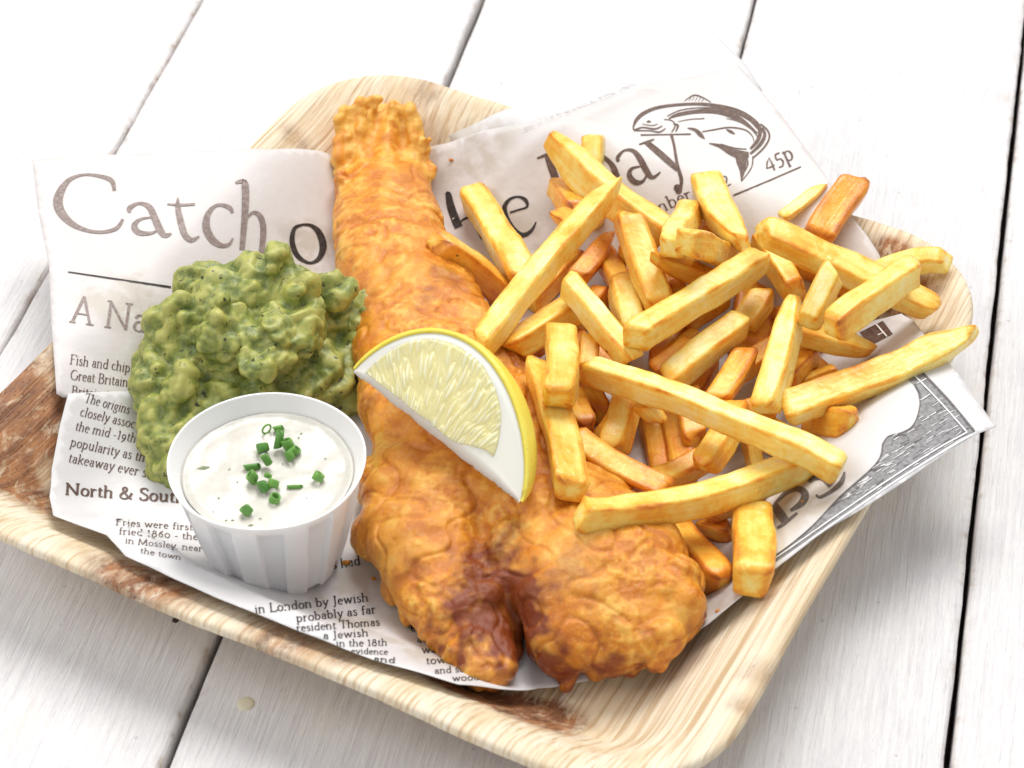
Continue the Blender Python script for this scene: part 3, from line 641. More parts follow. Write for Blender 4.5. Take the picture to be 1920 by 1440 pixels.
BROWN_F = [(at(948, 1195, 1.0), 1.1, 1.3)] + [(at(px, py, z), r, s_) for px, py, z, r, s_ in ((660, 320, 4.0, .55, .9), (905, 1055, 3.0, 1.0, .85), (890, 1135, 2.4, 1.2, .85), (935, 1200, 1.6, 1.5, 1.4), (960, 1130, 2.4, .9, 1.3), (860, 1230, 1.2, .9, .7), (1010, 1100, 3.0, .8, .5), (1080, 1080, 3.3, .9, .5), (1010, 1210, 1.6, 1.1, .8), (1130, 1230, 1.3, 1.3, .5), (1060, 1275, .9, .8, .8),
    (1250, 1215, 1.2, 1.2, .9), (1310, 1150, 1.6, 1.1, 1.0), (780, 1060, 2.9, .4, .6), (860, 880, 3.3, .8, .4), (930, 1010, 3.2, .8, .7), (690, 780, 2.4, .9, .6), (960, 690, 2.8, .9, .6), (840, 520, 3.3, .8, .5), (800, 560, 3.6, .6, .5), (800, 1150, 1.8, .8, .4), (1150, 1260, 1.0, 1.2, .6), (640, 480, 2.4, .8, .3), (820, 330, 3.6, .5, .4), (930, 1120, 2.6, .6, 1.0))]
def batter_mat():
    n = NT('golden_batter', 0.34)
    br = n.attr('brown'); fl = n.attr('lump')
    big_ = n.noise(0.55, 5, 0.6, None, 0.4); mid = n.noise(1.6, 5, 0.65, None, 0.3); fine = n.noise(6, 6, 0.8)
    c = n.mix(n.ramp(mid, [(0.30, 0.0), (0.70, 1.0)]), (0.66, 0.215, 0.010), (0.84, 0.35, 0.025))
    c = n.mix(n.ramp(big_, [(0.42, 0.0), (0.74, 0.7)]), c, (0.88, 0.45, 0.085))
    c = n.mix(n.ramp(fl, [(0.58, 0.0), (1.0, 0.7)]), c, (0.94, 0.56, 0.11))
    c = n.mix(n.ramp(fl, [(0.05, 0.6), (0.36, 0.0)]), c, (0.56, 0.14, 0.012))
    c = n.mix(n.ramp(fine, [(0.55, 0.0), (0.72, 0.6)]), c, (0.95, 0.66, 0.26))
    c = n.mix(n.ramp(n.math('MULTIPLY', br, n.ramp(mid, [(0.25, 1.2), (0.7, 0.6)])), [(0.08, 0.0), (1.0, 0.92)]), c, (0.20, 0.028, 0.007))
    n.color(c)
    n.link(n.ramp(n.noise(2.5, 3, .6), [(0.4, 0.22), (0.65, 0.48)]), n.b.inputs['Roughness'])
    n.b.inputs['Specular IOR Level'].default_value = 0.3; n.b.inputs['Coat Weight'].default_value = 0.4; n.b.inputs['Coat Roughness'].default_value = 0.15
    n.sss(0.22, (1.0, .38, .10), 0.35)
    n.bump((mid, 0.06, 0.3), (fine, 0.05, 0.65), (n.noise(16, 4, .65), 0.015, 0.7))
    return n.m
def make_fish():
    V, N, Fc = lumps_mesh(FISH, 0.062, 12)
    out, B_, L_ = [], [], []
    for v, n in zip(V, N):
        _, py = 0, 0
        q = v.copy()
        a = fbm(q * 0.5 + Vector((9, 2, 4)), 2); b = fbm(q * 1.25 + Vector((1, 6, 2)), 2); c = fbm(q * 4.2, 2); loc = smooth(-.15, .35, noise.noise(q * 0.45 + Vector((2, 3, 8))))
        # wrinkles that run across the body below the tail
        w = smooth(3.5, 5.5, q.y) * smooth(9.5, 8.0, q.y)
        wr = math.sin(q.y * 6.0 + 4.5 * noise.noise(q * 0.7)) * 0.028 * w * (0.6 + noise.noise(q * 1.3))
        rid = 1 - abs(noise.noise(q * 0.8 + Vector((4, 4, 4)))) * 2
        tail = smooth(8.6, 10.0, q.y)
        d = 0.20 * a * (1 - .7 * tail) + 0.05 * b * (.4 + loc) + (0.006 + 0.024 * loc) * c + wr - 0.09 * max(0, rid - 0.80) * 4 * (1 - tail) + tail * (.13 * math.sin(q.x * 6.5 + 2.5 * noise.noise(q * .6)) * smooth(13.5, 10.5, q.y) + .05 * noise.noise(q * 3.1))
        ds_, ps_ = noise.voronoi(q * 1.5, distance_metric='DISTANCE'); bub = smooth(.34, .05, ds_[0]) * (1 if noise.noise(ps_[0] * 5) > .12 else 0)
        fn = noise.noise(q * 8.5) + .6 * noise.noise(q * 15)
        d += .05 * bub + .011 * fn * (.4 + loc)
        out.append(v + n * d)
        L_.append(max(0, min(1, 0.42 + 0.7 * b + 0.55 * c * (.4 + loc) + .25 * fn + .25 * bub + 5 * wr - 1.5 * max(0, rid - .82) + .45 * tail)))
        s_ = 0
        for p, r, st in BROWN_F: s_ += st * smooth(1.5, 0.2, (q - p).length / r + 0.6 * noise.noise(q * 1.4 + p) + .6 * noise.noise(q * 3 + p))
        B_.append(min(1.3, s_))
    o = add('battered_fish', out, Fc, batter_mat(), None, at(900, 1000, 0.6), attrs={'brown': B_, 'lump': L_})
    tag(o, 'long golden battered fish fillet lying across the tray under the lemon', 'fish')
make_fish()
# ---- mushy peas
def pea_mat():
    n = NT('mushy_peas', 0.42)
    t = n.attr('tone'); mid = n.noise(0.9, 5, 0.62, None, 0.8); fine = n.noise(5, 4, 0.7)
    c = n.mix(n.ramp(mid, [(0.30, 0.0), (0.72, 1.0)]), (0.155, 0.20, 0.045), (0.36, 0.385, 0.08))
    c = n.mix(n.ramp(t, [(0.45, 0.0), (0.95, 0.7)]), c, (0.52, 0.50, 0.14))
    c = n.mix(n.ramp(t, [(0.0, 0.65), (0.35, 0.0)]), c, (0.085, 0.13, 0.035))  # low tone sits in the creases: their shade put into the colour
    c = n.mix(n.ramp(fine, [(0.52, 0.0), (0.72, 0.45)]), c, (0.50, 0.52, 0.20))
    yl = n.ramp(n.noise(0.9, 3, .5), [(0.60, 0.0), (0.74, 0.6)]); c = n.mix(yl, c, (0.62, 0.56, 0.16))
    wv = n.n.new('ShaderNodeVectorMath'); wv.operation = 'ADD'; nn = n.n.new('ShaderNodeTexNoise'); nn.inputs['Scale'].default_value = 3; n.link(n.mapped(), nn.inputs['Vector']); sc_ = n.n.new('ShaderNodeVectorMath'); sc_.operation = 'SCALE'; sc_.inputs['Scale'].default_value = 0.5; n.link(nn.outputs['Color'], sc_.inputs[0]); n.link(n.mapped(), wv.inputs[0]); n.link(sc_.outputs[0], wv.inputs[1])
    sp = n.math('MULTIPLY', n.ramp(n.voro(2.0, wv.outputs[0]), [(0.13, 1.0), (0.21, 0.0)]), n.ramp(n.noise(1.7, 3, .6), [(0.48, 0.0), (0.54, 1.0)])); c = n.mix(sp, c, (0.035, 0.04, 0.018))
    sp2 = n.math('MULTIPLY', n.ramp(n.voro(4.5, wv.outputs[0]), [(0.15, 0.9), (0.24, 0.0)]), n.ramp(n.noise(1.4, 3, .6), [(0.48, 0.0), (0.58, 1.0)])); c = n.mix(sp2, c, (0.07, 0.07, 0.03))
    n.color(c); n.sss(0.2, (.7, 1.0, .3), 0.3)
    n.bump((fine, 0.05, 0.5), (mid, 0.12, 0.3), (n.noise(14, 3, .6), 0.01, 0.4))
    return n.m
PEAS = []
def pl(px, py, h, rx, ry, rz, rot=0.0): PEAS.append((over(px, py, h), (rx * .94, ry * .94, rz * .97), rotz(rot)))
for a in ((455, 745, .9, 3.1, 2.7, 1.5), (350, 705, 1.0, 1.75, 2.3, 1.5), (560, 700, 1.0, 2.2, 2.0, 1.4), (345, 810, .7, 1.5, 1.9, 1.2), (470, 640, 2.2, 2.4, 1.7, 1.6), (460, 560, 3.3, 1.9, 1.2, 1.2), (480, 525, 3.6, 1.5, 1.0, .9), (410, 600, 2.9, 1.4, 1.1, 1.1), (545, 600, 2.9, 1.3, 1.0, 1.1), (300, 765, .8, .85, 1.3, 1.0), (600, 610, 1.6, 1.45, 1.2, 1.2),
          (350, 620, 2.0, 1.5, 1.4, 1.2), (390, 540, 2.6, 1.2, .9, .9), (555, 545, 2.9, 1.0, .9, .9), (655, 605, 1.3, .7, .6, .6), (640, 690, .9, .9, 1.0, .8), (300, 700, .9, 1.0, 1.5, 1.1), (330, 870, .45, .95, .9, .8), (430, 640, 3.0, 1.3, 1.0, 1.0), (505, 640, 3.1, 1.0, .8, .9), (520, 600, 3.4, .7, .5, .6), (640, 740, .6, .7, .7, .7)): pl(*a)
def make_peas():
    rg = random.Random(11)
    base = list(PEAS)
    for i in range(26):                    # lumps of mash and whole peas on the surface
        c, r, R = base[rg.randrange(len(base))]
        th = rg.uniform(0, 2 * math.pi); z = rg.uniform(-.1, 1) ; s_ = math.sqrt(max(0, 1 - z * z))
        p = c + R @ Vector((r[0] * s_ * math.cos(th), r[1] * s_ * math.sin(th), r[2] * z)) * .78
        q = rg.choice((.5, .65, .85, 1.0)); Rr = Matrix.Rotation(rg.uniform(0, 6), 3, 'Z') @ Matrix.Rotation(rg.uniform(-1.1, 1.1), 3, 'Y'); PEAS.append((p, (q * rg.uniform(1.0, 1.9), q * rg.uniform(.7, 1.1), q * rg.uniform(.3, .65)), Rr))
    V, N, Fc = lumps_mesh(PEAS, 0.07, 11)
    out, T = [], []
    for v, n in zip(V, N):
        q = v * 1.0; wq = q + Vector((noise.noise(q * .7), noise.noise(q * .7 + Vector((9, 0, 0))), noise.noise(q * .7 + Vector((0, 9, 0))))) * .7; bl = abs(noise.noise(wq * .85)); bl2 = abs(noise.noise(wq * 1.9 + Vector((2, 2, 2)))); a = fbm(q * 1.0, 2); rid = 1 - abs(noise.noise(q * 1.15 + Vector((3, 8, 2)))) * 2.2; b = fbm(q * 3.3, 3)
        cr = 1 - abs(noise.noise(q * 0.75 + Vector((1, 2, 9)))) * 3
        d = 0.10 * a + .62 * (min(bl, .5) - .16) + .17 * (bl2 - .15) + 0.04 * b - 0.10 * max(0, cr - .5) + .12 * (abs(noise.noise(q * 1.05 + Vector((5, 0, 3)))) - .2)
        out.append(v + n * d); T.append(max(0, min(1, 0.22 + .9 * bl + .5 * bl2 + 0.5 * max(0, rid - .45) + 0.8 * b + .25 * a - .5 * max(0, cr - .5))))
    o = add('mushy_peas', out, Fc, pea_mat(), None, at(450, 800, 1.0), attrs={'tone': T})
    tag(o, 'lumpy green mound of mushy peas with herb flecks behind the white paper cup', 'mushy peas')
    n = NT('pale_pea_skin', .4); n.color(n.mix(n.noise(2.5), (.72, .62, .40), (.62, .60, .30))); n.sss(.2, (1, .8, .4), .2)
    c = over(602, 682, 1.75)
    V, N, Fc = lumps_mesh([(c, (.33, .42, .3), rotz(.3)), (c + Vector((.18, -.32, -.05)), (.28, .3, .24), rotz(0)), (c + Vector((-.1, .22, .05)), (.25, .3, .22), rotz(0))], .05, 3)
    x = add('split_pea', [v - at(450, 800, 1.0) for v in V], Fc, n.m, o, local=True); x['label'] = 'pale yellow split pea at the right of the mound'
make_peas()
# ---- lemon wedge
def make_lemon():
    A = at(662, 690, 4.75); B = at(980, 942, 4.25); M = (A + B) / 2; ax = (B - A).normalized(); hl = (B - A).length / 2
    toC = (CAM - M).normalized(); R_ = Vector((1, 0, 0)); U_ = toC.cross(R_) * -1; U_ = (U_ - toC * U_.dot(toC)).normalized()
    if U_.z < 0: U_ = -U_
    f1 = (R_ * .60 + U_ * .80) ; f1 = (f1 - ax * f1.dot(ax)).normalized()
    f1 = (f1 + toC * 0.28); f1 = (f1 - ax * f1.dot(ax)).normalized()
    nrm = ax.cross(f1); nrm = nrm if nrm.dot(toC) > 0 else -nrm
    RAD_ = 3.04
    def prof(t):                            # lemon half profile
        b = max(0, 1 - t * t) ** 0.66
        return RAD_ * b * (1 - .14 * t)
    def pt(t, rho, phi):
        d = f1 * math.cos(phi) - nrm * math.sin(phi)
        return M + ax * (t * hl) + d * rho
    org = M - Vector((0, 0, 2.0))
    root = empty('lemon_wedge', org)
    tag(root, 'lemon wedge with its cut face up resting on the battered fish', 'lemon')
    n = NT('lemon_peel', 0.35); pv = n.voro(4.5); n.color(n.mix(n.noise(1.2), (.88, .70, .05), (.94, .83, .16))); n.bump((n.ramp(pv, [(0.0, 0.0), (.35, 1.0)]), .03, .4)); n.sss(.15, (1, .8, .2), .2); PEEL = n.m
    n = NT('lemon_pith', 0.6); n.color(n.mix(n.noise(1.6), (.90, .90, .84), (.93, .92, .80))); n.bump((n.noise(4, 4, .6), .02, .4)); n.sss(.35, (1, .95, .8), .35); PITH = n.m
    n = NT('lemon_flesh', 0.13); t_ = n.attr('cell'); n.color(n.mix(n.ramp(t_, [(0.2, 0.0), (0.85, 1.0)]), (.90, .82, .40), (.95, .90, .60))); n.sss(.6, (1, .9, .4), .5); n.b.inputs['Coat Weight'].default_value = .5; n.b.inputs['Coat Roughness'].default_value = .08
    n.bump((n.noise(7, 3, .6), .02, .4)); FLESH = n.m
    PH = math.radians(58); NT_, NP = 72, 14
    # peel: outer skin and its inner side
    V, Fc = [], []
    for i in range(NT_ + 1):
        t = math.sin(lerp(-math.pi / 2, math.pi / 2, i / NT_))
        for j in range(NP + 1):
            for k in (0, 1): V.append(pt(t * (1.0 if k == 0 else 0.975), max(0.0, prof(t) - (0 if k == 0 else 0.16 * (1 if abs(t) < .98 else .3))) + (0.012 * nz(i * .5, j * .7) if k == 0 else 0), PH * j / NP))
    w = 2 * (NP + 1)
    for i in range(NT_):
        for j in range(NP):
            a = i * w + 2 * j; Fc.append((a, a + w, a + w + 2, a + 2)); Fc.append((a + 1, a + 3, a + w + 3, a + w + 1))
        for j in (0, NP):
            a = i * w + 2 * j; f = (a, a + 1, a + w + 1, a + w); Fc.append(f if j == 0 else f[::-1])
    add('peel', [v - org for v in V], Fc, PEEL, root, local=True)
    # pith: solid wedge inside the peel
    V, Fc = [], []
    def edge_(t): return 0.06 * nz(t * 5, 3) + 0.06 * abs(nz(t * 24, 5)) + .03 * nz(t * 50, 2)
    for i in range(NT_ + 1):
        t = math.sin(lerp(-math.pi / 2, math.pi / 2, i / NT_)) * 0.975; r = max(0.02, prof(t / .975) - 0.155)
        V.append(pt(t, -0.10 + edge_(t), 0.5))
        for q in range(1, 7): V.append(pt(t, r * q / 7, 0.0) - nrm * 0.015)
        for j in range(NP + 1): V.append(pt(t, r, PH * j / NP) - (nrm * 0.015 if j == 0 else Vector((0, 0, 0))))
        for q in range(6, 0, -1): V.append(pt(t, r * q / 7, PH))
    w = 1 + 6 + NP + 1 + 6
    for i in range(NT_):
        for j in range(w):
            a = i * w + j; b = i * w + (j + 1) % w; Fc.append((a, b, b + w, a + w))
    add('pith', [v - org for v in V], Fc, PITH, root, local=True)
    # flesh: slab of juice sacs on the cut face
    NX, NY = 230, 130; V, C_, Fc = [], [], []; idx = {}
    def inner(t):                           # radius of the flesh at t
        t0, t1 = -0.88, 0.58
        s_ = (t - (t0 + t1) / 2) / ((t1 - t0) / 2)
        if abs(s_) >= 1: return 0
        return max(0, (prof(t) - .14 - .21 - .20 * smooth(-.05, .5, t))) * (1 - abs(s_) ** 7) ** 0.5 + .03 * nz(t * 9, 1)
    for i in range(NX + 1):
        t = lerp(-0.88, 0.58, i / NX); r = inner(t)
        for j in range(NY + 1):
            lo = 0.10 + 0.45 * smooth(0.15, 0.5, t) + 0.04 * nz(t * 8, 9)
            rho = lerp(lo, max(lo, r), j / NY)
            x, y = t * hl, rho
            # the sacs fan out from the core: long cells along a direction that turns with t
            ca = math.atan2(y + 2.6, x - .4) ; rad = math.hypot(y + 2.6, x - .4)
            wv = Vector((ca * 30 + .9 * nz(x * .8, y * .8), rad * 1.25, 0))
            ds_, ps_ = noise.voronoi(wv, distance_metric='DISTANCE'); dd = ds_[1] - ds_[0]
            hgt = smooth(0.0, 0.55, dd); e = min(1, (r - rho) / .12 if r > rho else 0) * min(1, (rho - lo) / .06); e = max(0, e)
            p = pt(t, rho, 0) + nrm * (-0.03 + e * (0.05 + 0.05 * hgt + 0.03 * nz(x * 1.3, y * 1.3)))
            V.append(p); C_.append(hgt * .7 + .3 * (0.5 + 0.5 * noise.noise(ps_[0] * 7)))
    w = NY + 1
    for i in range(NX):
        for j in range(NY): a = i * w + j; Fc.append((a, a + 1, a + w + 1, a + w))
    add('flesh', [v - org for v in V], Fc, FLESH, root, local=True, attrs={'cell': C_})
make_lemon()
# ---- pleated paper cup, sauce, chives
CUP = at(500, 863, 5.05); CUP.z = 0; CUPZ0, CUPZ1 = 0.98, 5.1
def make_cup():
    n = NT('white_cup_paper', 0.45); n.color(n.mix(n.noise(1.0), (.92, .915, .91), (.94, .935, .925))); n.bump((n.noise(9, 3, .6), .01, .3)); n.sss(.3, (1, .95, .9), .3)
    org = Vector((CUP.x, CUP.y, CUPZ0)); NA, H = 264, CUPZ1 - CUPZ0; PL = 11
    V, Fc = [], []
    lev = [0, .02, .05] + [.05 + .05 * i for i in range(1, 17)] + [.88, .90, .92, .94, .955, .975, .99, 1.0]
    def rr_(a, h, inner):
        r = lerp(2.02, 2.9, h ** .95)
        q = (a / (2 * math.pi) * PL + 0.32) % 1.0
        # each pleat: a wide flat panel, then a fold tucked under it
        amp = .19 * smooth(1.0, .78, h) * (1 - .35 * smooth(.25, 0, h))
        f = smooth(0, .03, q) * smooth(.60 - .10 * h, .57 - .10 * h, q)
        pa = math.pi / PL; am = ((a + .32 * 2 * pa) % (2 * pa)) - pa
        flat = r * (math.cos(pa * .9) / math.cos(am * .9)) if not inner else r
        r = lerp(flat, r, .3 + .7 * smooth(.80, .93, h)) + amp * (f - .5)
        if inner: r = lerp(2.02, 2.9, h ** .95) - .035 - .20 * smooth(.96, .84, h)
        rim = smooth(.90, .955, h) * smooth(1.02, .985, h)
        return r + .04 * rim * (0 if inner else 1) + .07 * smooth(.90, 1, h)
    rings = []
    for h in lev: rings.append([(rr_(2 * math.pi * i / NA, h, False), h, i) for i in range(NA)])
    for h in (1.0, .97, .9, .7, .4, .15, .05): rings.append([(rr_(2 * math.pi * i / NA, h, True) , h, i) for i in range(NA)])
    for R_ in rings:
        for r, h, i in R_:
            a = 2 * math.pi * i / NA; wob = 1 + .008 * math.sin(2 * a + 1) + .004 * math.sin(5 * a)
            V.append((r * wob * math.cos(a), r * wob * math.sin(a), h * H + .03 * math.sin(3 * a + .5) * h))
    for k in range(len(rings) - 1):
        for i in range(NA): j = (i + 1) % NA; Fc.append((k * NA + i, k * NA + j, (k + 1) * NA + j, (k + 1) * NA + i))
    Fc.append(tuple(range(NA))[::-1]); Fc.append(tuple((len(rings) - 1) * NA + i for i in range(NA)))
    o = add('paper_cup', V, Fc, n.m, None, org, local=True)
    try: o.data.set_sharp_from_angle(angle=math.radians(32))
    except Exception: pass
    tag(o, 'small white pleated paper cup holding creamy sauce in front of the peas', 'cup')
SAUCEZ = 4.5
def sauce_z(x, y): return SAUCEZ + .05 * nz(x * .7, y * .7, 2) + .025 * nz(x * 1.9, y * 1.9, 5)
def make_sauce():
    n = NT('creamy_sauce', 0.22); n.color(n.mix(n.ramp(n.noise(1.1), [(.35, 0.), (.65, 1.)]), (.60, .57, .505), (.71, .685, .62))); n.sss(.4, (1, .9, .75), .35); n.bump((n.noise(.9, 3, .5), .10, .4), (n.noise(4, 3, .5), .02, .3))
    V, Fc = [(0, 0, 0)], []; NR, NA = 26, 96
    R0 = lerp(2.02, 2.9, ((SAUCEZ - CUPZ0) / (CUPZ1 - CUPZ0)) ** .95) - .15
    org = Vector((CUP.x, CUP.y, SAUCEZ - 1.2))
    V[0] = (0, 0, sauce_z(CUP.x, CUP.y) - org.z)
    for k in range(1, NR + 1):
        for i in range(NA):
            a = 2 * math.pi * i / NA; r = R0 * k / NR
            x, y = r * math.cos(a), r * math.sin(a)
            V.append((x, y, sauce_z(CUP.x + x, CUP.y + y) + .08 * smooth(.9, 1, k / NR) - org.z))
    for i in range(NA): Fc.append((0, 1 + i, 1 + (i + 1) % NA))
    for k in range(NR - 1):
        for i in range(NA): j = (i + 1) % NA; Fc.append((1 + k * NA + i, 1 + (k + 1) * NA + i, 1 + (k + 1) * NA + j, 1 + k * NA + j))
    b = len(V)
    for i in range(NA): a = 2 * math.pi * i / NA; V.append(((R0 - .75) * math.cos(a), (R0 - .75) * math.sin(a), 0))
    for i in range(NA): j = (i + 1) % NA; Fc.append((1 + (NR - 1) * NA + i, b + i, b + j, 1 + (NR - 1) * NA + j))
    Fc.append(tuple(b + i for i in range(NA))[::-1])
    o = add('tartare_sauce', V, Fc, n.m, None, org, local=True)
    tag(o, 'creamy white sauce with green flecks filling the paper cup', 'sauce')
    fm = NT('herb_fleck', .5); fm.color((.17, .22, .10)); rg = random.Random(5); V, Fc = [], []
    for px, py, L, a in ((445, 905, .05, 1), (575, 935, .05, 2), (530, 870, .04, 1), (610, 860, .05, .4), (382, 877, .22, .2), (410, 935, .06, 1), (436, 975, .07, .3), (455, 972, .05, 2), (470, 985, .1, .2), (424, 975, .06, .5), (488, 973, .06, .2), (430, 880, .05, 1), (520, 815, .05, 1), (565, 815, .06, .5), (560, 822, .05, 1), (400, 960, .05, 2)):
        p = at(px, py, SAUCEZ); z = sauce_z(p.x, p.y) + .012; dx, dy = L * math.cos(a), L * math.sin(a); b = len(V)
        for sx, sy, zz in ((-dx, -dy, 0), (dy * .25 + .012, -dx * .25 - .012, .012), (dx, dy, 0), (-dy * .25 - .012, dx * .25 + .012, .012)): V.append(Vector((p.x + sx, p.y + sy, z + zz)) - org)
        Fc.append((b, b + 1, b + 2, b + 3))
    f = add('herb_flecks', V, Fc, fm.m, o, local=True); f['kind'] = 'stuff'
make_cup(); make_sauce()
def make_chives():
    n = NT('chopped_chive', 0.35); oi = n.n.new('ShaderNodeObjectInfo'); n.color(n.mix(n.math('MULTIPLY', n.math('ADD', n.noise(5), oi.outputs['Random']), .5), (.02, .14, .02), (.24, .50, .09))); n.sss(.1, (.4, 1, .2), .1); n.bump((n.noise(22, 2, .5), .01, .5))
    CH = n.m
    specs = [  # px, py, outer radius, length, tilt, heading, label
        (500, 806, .20, .06, 1.25, 2.2, 'thin open chive ring at the top edge of the chive pile'), (522, 803, .13, .26, 1.45, .2, 'dark flat chive slice beside the open ring at the top'),
        (493, 842, .19, .30, .9, 1.9, 'chive tube at the upper left of the central pile'), (524, 832, .15, .42, .7, 1.3, 'tall chive tube standing in the middle of the pile'), (540, 838, .17, .34, .5, 2.6, 'chive ring tube facing up right of the tall tube'),
        (552, 846, .18, .22, 1.1, .4, 'rightmost chive piece of the central pile'), (543, 855, .15, .26, .8, 2.2, 'chive piece leaning at the lower right of the central pile'), (500, 868, .17, .30, .6, 2.6, 'upright chive piece at the bottom of the central pile'),
        (472, 874, .10, .46, 1.5, .15, 'long slanted chive sliver left of the pile'), (473, 898, .17, .26, .5, 3.2, 'chive ring below the long sliver'), (493, 912, .19, .30, .9, 2.3, 'left chive of the trio in the middle of the sauce'),
        (503, 896, .12, .14, .7, 1.0, 'smallest chive of the trio in the middle of the sauce'), (513, 909, .15, .28, .7, 1.2, 'right chive of the trio in the middle of the sauce'), (515, 935, .16, .26, .4, .5, 'chive ring below the trio'),
        (552, 909, .07, .38, 1.5, 0.0, 'flat chive stick lying alone right of the trio'), (597, 895, .17, .26, .8, .8, 'lone chive ring near the right wall of the cup'), (462, 957, .19, .26, .7, 2.9, 'chive ring nearest the front edge of the cup')]
    for k, (px, py, R, L, tilt, head, label) in enumerate(specs):
        p = at(px, py, SAUCEZ + .15); z = sauce_z(p.x, p.y)
        rg = random.Random(k + 50); R *= rg.uniform(.98, 1.2); L *= rg.uniform(.9, 1.25); fl = rg.uniform(.6, .95); cut = rg.uniform(-.35, .35)
        V, Fc = [], []; NA = 14
        prof = [(R * .92, -L / 2), (R, -L / 2 + .02), (R * 1.02, 0), (R, L / 2 - .02), (R * .93, L / 2), (R * .72, L / 2 - .01), (R * .68, 0), (R * .72, -L / 2 + .01)]
        for r, h in prof:
            for i in range(NA): a = 2 * math.pi * i / NA; V.append(Vector((r * math.cos(a) * (1 + .1 * nz(k, i)), r * math.sin(a) * fl, h * (1 + .15 * math.sin(a)) + cut * math.cos(a) * R)))
        m = len(prof)
        for q in range(m):
            for i in range(NA): j = (i + 1) % NA; a, b = q * NA, ((q + 1) % m) * NA; Fc.append((a + i, a + j, b + j, b + i))
        Rm = Matrix.Rotation(head, 3, 'Z') @ Matrix.Rotation(tilt, 3, 'Y')
        V = [Rm @ v for v in V]; zmin = min(v.z for v in V)
        lift = .12 if k in (3, 4, 7, 11) else 0
        V = [v - Vector((0, 0, zmin)) for v in V]
        o = add('chive_piece', V, Fc, CH, None, (p.x, p.y, z - .04 + lift), local=True)
        tag(o, label, 'chive', 'chopped chives on the white sauce')
make_chives()

def make_crumbs():
    m = bpy.data.materials['golden_batter']
    for k, (px, py, r, label) in enumerate(((648, 1055, .13, 'tiny orange batter crumb on the paper right of the cup'), (1452, 1022, .07, 'tiny brown crumb on the paper under the short front fry'), (700, 1085, .08, 'tiny batter crumb beside the left edge of the fish'),
                                      (845, 300, .09, 'tiny dark crumb on the tray next to the fish tail'), (1345, 1145, .08, 'tiny dark crumb at the lower right corner of the fish'), (1505, 940, .06, 'tiny crumb on the paper under the end of the longest fry'))):
        c = on_paper(px, py, .12); V, N, Fc = lumps_mesh([(c, (r, r * .8, r * .6), rotz(k)), (c + Vector((r * .6, .2 * r, 0)), (r * .6, r * .6, r * .5), rotz(0))], r * .22, 1)
        V = [v + n * .25 * r * noise.noise(v * 9) for v, n in zip(V, N)]
        zm = min(v.z for v in V); o = add('batter_crumb', V, Fc, m, None, (c.x, c.y, zm), attrs={'brown': [.25 + .2 * (k % 2)] * len(V), 'lump': [.5] * len(V)})
        tag(o, label, 'crumb')
make_crumbs()
